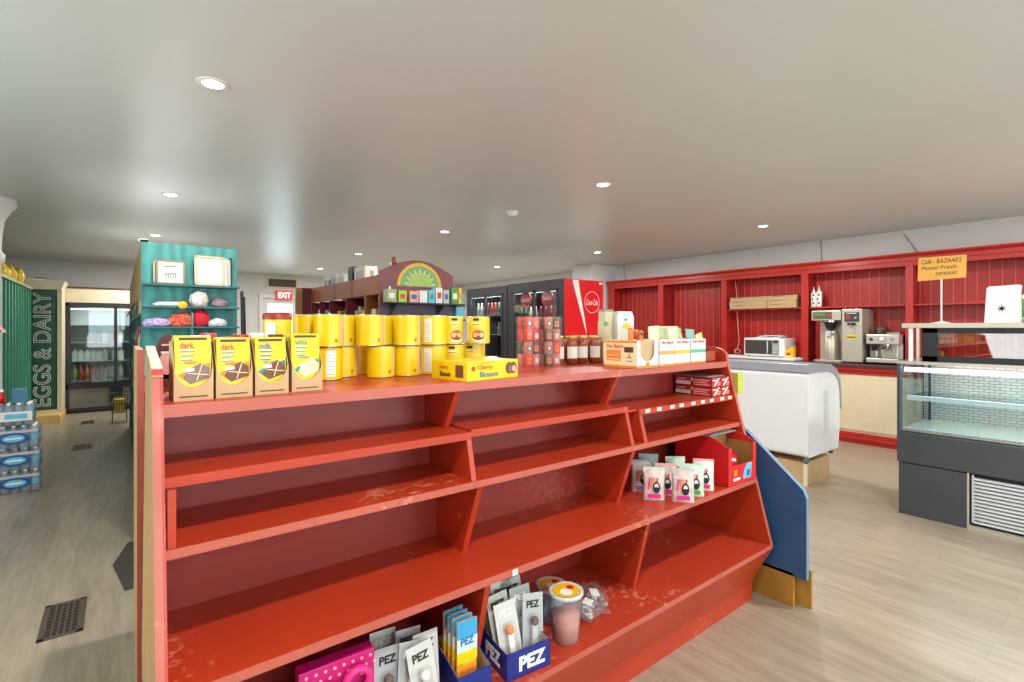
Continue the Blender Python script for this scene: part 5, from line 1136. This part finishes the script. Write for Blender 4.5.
# dairy cabinet
t = thing('dairy_cabinet', 'dark green dairy cabinet end with outlined lettering and cream frame', 'cabinet', (-1.0, 10.3, 0))
DGR = mat('dark_green_paint', (30, 88, 60), .4, noise=.05)
MB().box(-.20, .24, .03, .56, .12, 2.0, DGR).box(-.08, .225, .01, .03, .16, 1.96, DGR).build('green_panel', t)
MB().box(.245, .30, 0, .56, .12, 2.02, CREAM).box(-.30, -.20, 0.03, .56, .12, 2.0, CREAM).box(-.10, .245, 0, .02, .12, .16, CREAM).build('cream_frame', t, .003)
MB().prism([(-.28, 1.98), (.29, 1.98), (.34, 2.12), (-.28, 2.12)], 'y', -.04, .56, CREAM).build('cream_cornice', t, .005)
MB().prism([(-.28, 0), (.31, 0), (.31, .08), (.29, .12), (-.28, .12)], 'y', -.36, .56, mat('tan_plinth', (222, 178, 108), .5)).build('plinth', t)
text('EGGS & DAIRY', 1.72, .20, t, (.075, .004, 1.08), TEXTW, (PI/2, -PI/2, 0), outline=.022)
o = MB().box(-.15, .1, 0, .2, 0, .03, WHITEP).box(.0, .12, .0, .15, .03, .045, BROWN).build('paper_pile', None, loc=(-1.02, 10.4, 2.121)); tag(o, 'flat white and brown papers on top of the dairy cabinet', 'papers')
# green slatted cooler side
GRN = mat('slat_green_paint', (70, 150, 118), .4, noise=.08); GRD = mat('deep_teal_green', (28, 98, 86), .35, noise=.1)
t = thing('green_cabinet', 'tall green slatted cabinet along the left wall beside the dairy lettering', 'cabinet', (-1.02, 7.0, 0))
MB().box(-.6, -.02, 0, 2.9, 0, 1.96, GRD).build('body', t)
b = MB()
for i in range(14): b.box(-.02, .015, .0+i*.22, .055+i*.22, 0.05, 1.94, GRN)
b.build('slats', t); MB().box(-.6, .03, 0, 2.92, 1.95, 1.985, TEXTT if False else mat('cream_green_top', (170, 180, 140), .5)).build('top_board', t)
for i, (y, l) in enumerate(((8.75, 'nearest'), (9.05, 'middle'), (9.4, 'farthest'))):
    o = pouch_mesh(.26, .22, .14, YEL if i != 1 else YELO).build('snack_bag', None, loc=(-1.13+.02*i, y, 1.986), rot=(0, 0, R90+.2*i)); tag(o, 'large yellow snack bag on top of the green cabinet, %s' % l, 'bag', 'yellow bags on the green cabinet')
# column
cx_, cy_ = -.99, 6.62
b = MB().lathe([(.15, 0), (.15, .1), (.125, .13), (.12, 2.0), (.14, 2.02), (.145, 2.08), (.12, 2.12), (.125, 2.25), (.14, 2.40), (.19, 2.50), (.225, 2.54), (.225, 2.599)], WALLM, 32, (cx_, cy_)); struct(b.build('wall_column'))
GI = mat('red_gingham', (220, 60, 50), .8); N, L, p = nodes(GI); tcn = N.new('ShaderNodeTexCoord'); ck = N.new('ShaderNodeTexChecker'); ck.inputs['Scale'].default_value = 45; ck.inputs[1].default_value = rgb(214, 50, 46); ck.inputs[2].default_value = rgb(240, 226, 222); L.new(tcn.outputs['Object'], ck.inputs[0]); L.new(ck.outputs[0], p.inputs['Base Color'])
t = thing('cloth_cover', 'red gingham cloth hanging at the white column', 'cloth', (-.90, 6.38, 1.36))
MB().prism([(-.2, .0), (.09, .0), (.06, .05), (-.03, .14), (-.2, .16)], 'y', -.05, .05, GI).build('gingham_cloth', t, .01); MB().tube([(-.04, 0, 0), (-.03, 0, -.10), (-.07, 0, -.13), (-.09, 0, -.1)], .014, BLACK).build('hook', t)
o = MB().box(-.06, .06, -.01, 0, 0, .35, mat('magenta_brown_sign', (140, 50, 60), .5, noise=.4, scale=20)).rect(-.05, .05, .22, .32, -.011, PINK).rect(-.05, .05, .05, .15, -.011, REDBRIGHT).build('wall_poster', None, loc=(-.97, 6.47, 1.66)); tag(o, 'narrow red and purple poster on the white column', 'poster')
# water packs
BW = mat('water_blue_label', (30, 74, 140), .4)
t = thing('water_pack', '', 'bottled water', (-.86, 5.94, 0), 0, 'stacked shrink-wrapped water packs')
bt = None
for i in range(5):
    for j in range(3):
        if bt is None:
            bt = MB().lathe([(0, 0), (.03, 0), (.031, .005), (.031, .12), (.027, .145), (.012, .165), (.012, .175)], WATERM, 12).lathe([(.014, .172), (.014, .187), (0, .187)], WHITE, 10).lathe([(.0315, .06), (.0315, .10)], LBLUE, 12).build('bottle', t, loc=(.032+i*.063-.0, .032+j*.063, .002))
        else:
            q = bt.copy(); COL.objects.link(q); q.parent = t; q.location = (.032+i*.063, .032+j*.063, .002)
MB().box(-.003, .319, -.003, .192, 0, .172, FILM).build('shrink_wrap', t, .012)
b = MB().ell(.16, .085, .10, .048, -.005, BW, 24).ell(.16, .085, .07, .03, -.0065, LBLUE, 20).rect(.11, .21, .078, .092, -.008, TEXTW); b.rect(.0, .31, .13, .15, -.0045, LGREY); b.build('oval_label', t)
WP = t; t['label'] = 'clear pack of bottled water with a blue oval label, bottom of the stack'
dup(WP, (-.862, 5.95, .19), 0, 'clear pack of bottled water with a blue oval label, second from the bottom'); dup(WP, (-.87, 5.94, .38), 0, 'clear pack of bottled water with a blue oval label, third from the bottom')
r = dup(WP, (-.905, 5.95, .57), 0, 'pack of bottled water with a pale label, top of the stack')
for c in list(r.children):
    if c.name.startswith('oval_label'): bpy.data.objects.remove(c)
MB().rect(.0, .31, .04, .12, -.005, WHITEP).ell(.06, .08, .03, .03, -.007, REDBRIGHT, 14).rect(.14, .28, .06, .1, -.007, LBLUE).build('pale_label', r)
o = MB().box(-.05, .05, -.03, .03, 0, .12, mat('slate_blue_card', (70, 120, 150), .5)).build('carton', None, .003, loc=(-.68, 6.03, .761)); tag(o, 'small slate blue carton on top of the water packs', 'carton')
t = thing('drink_bottle', 'small red bottle on the top water pack', 'bottle', (-.79, 5.99, .761)); MB().lathe([(0, 0), (.025, 0), (.026, .06), (.012, .09), (.012, .1)], REDBRIGHT, 14).build('bottle_body', t); MB().lathe([(.014, .098), (.014, .12), (0, .12)], WHITE, 12).build('cap', t)

# far wall bits
t = thing('wall_grille', 'wide dark return-air grille high on the far wall', 'vent', (2.9, 12.2, 2.33)); MB().box(-.33, .33, -.03, 0, -.03, .2, CREAM).build('frame', t); b = MB().box(-.29, .29, -.034, -.03, 0, .17, mat('grille_dark', (70, 66, 46), .6))
for i in range(6): b.box(-.29, .29, -.038, -.034, .01+.028*i, .018+.028*i, mat('grille_slat', (110, 104, 80), .5))
b.build('louvres', t)
t = thing('exit_sign', 'red exit sign with white lettering above the bright far door', 'exit sign', (2.93, 12.14, 2.04)); MB().box(-.17, .17, -.03, .03, 0, .2, mat('exit_red', (214, 50, 40), .4, emit=.5)).build('sign_housing', t, .004); text('EXIT', .27, .13, t, (0, -.032, .10), mat('exit_white', (255, 240, 230), .4, emit=1.0), thick=.03)

# drop helper prototypes that were never placed
for k_, o in protos.items():
    if k_ not in usedk:
        for c in list(o.children): bpy.data.objects.remove(c)
        bpy.data.objects.remove(o)
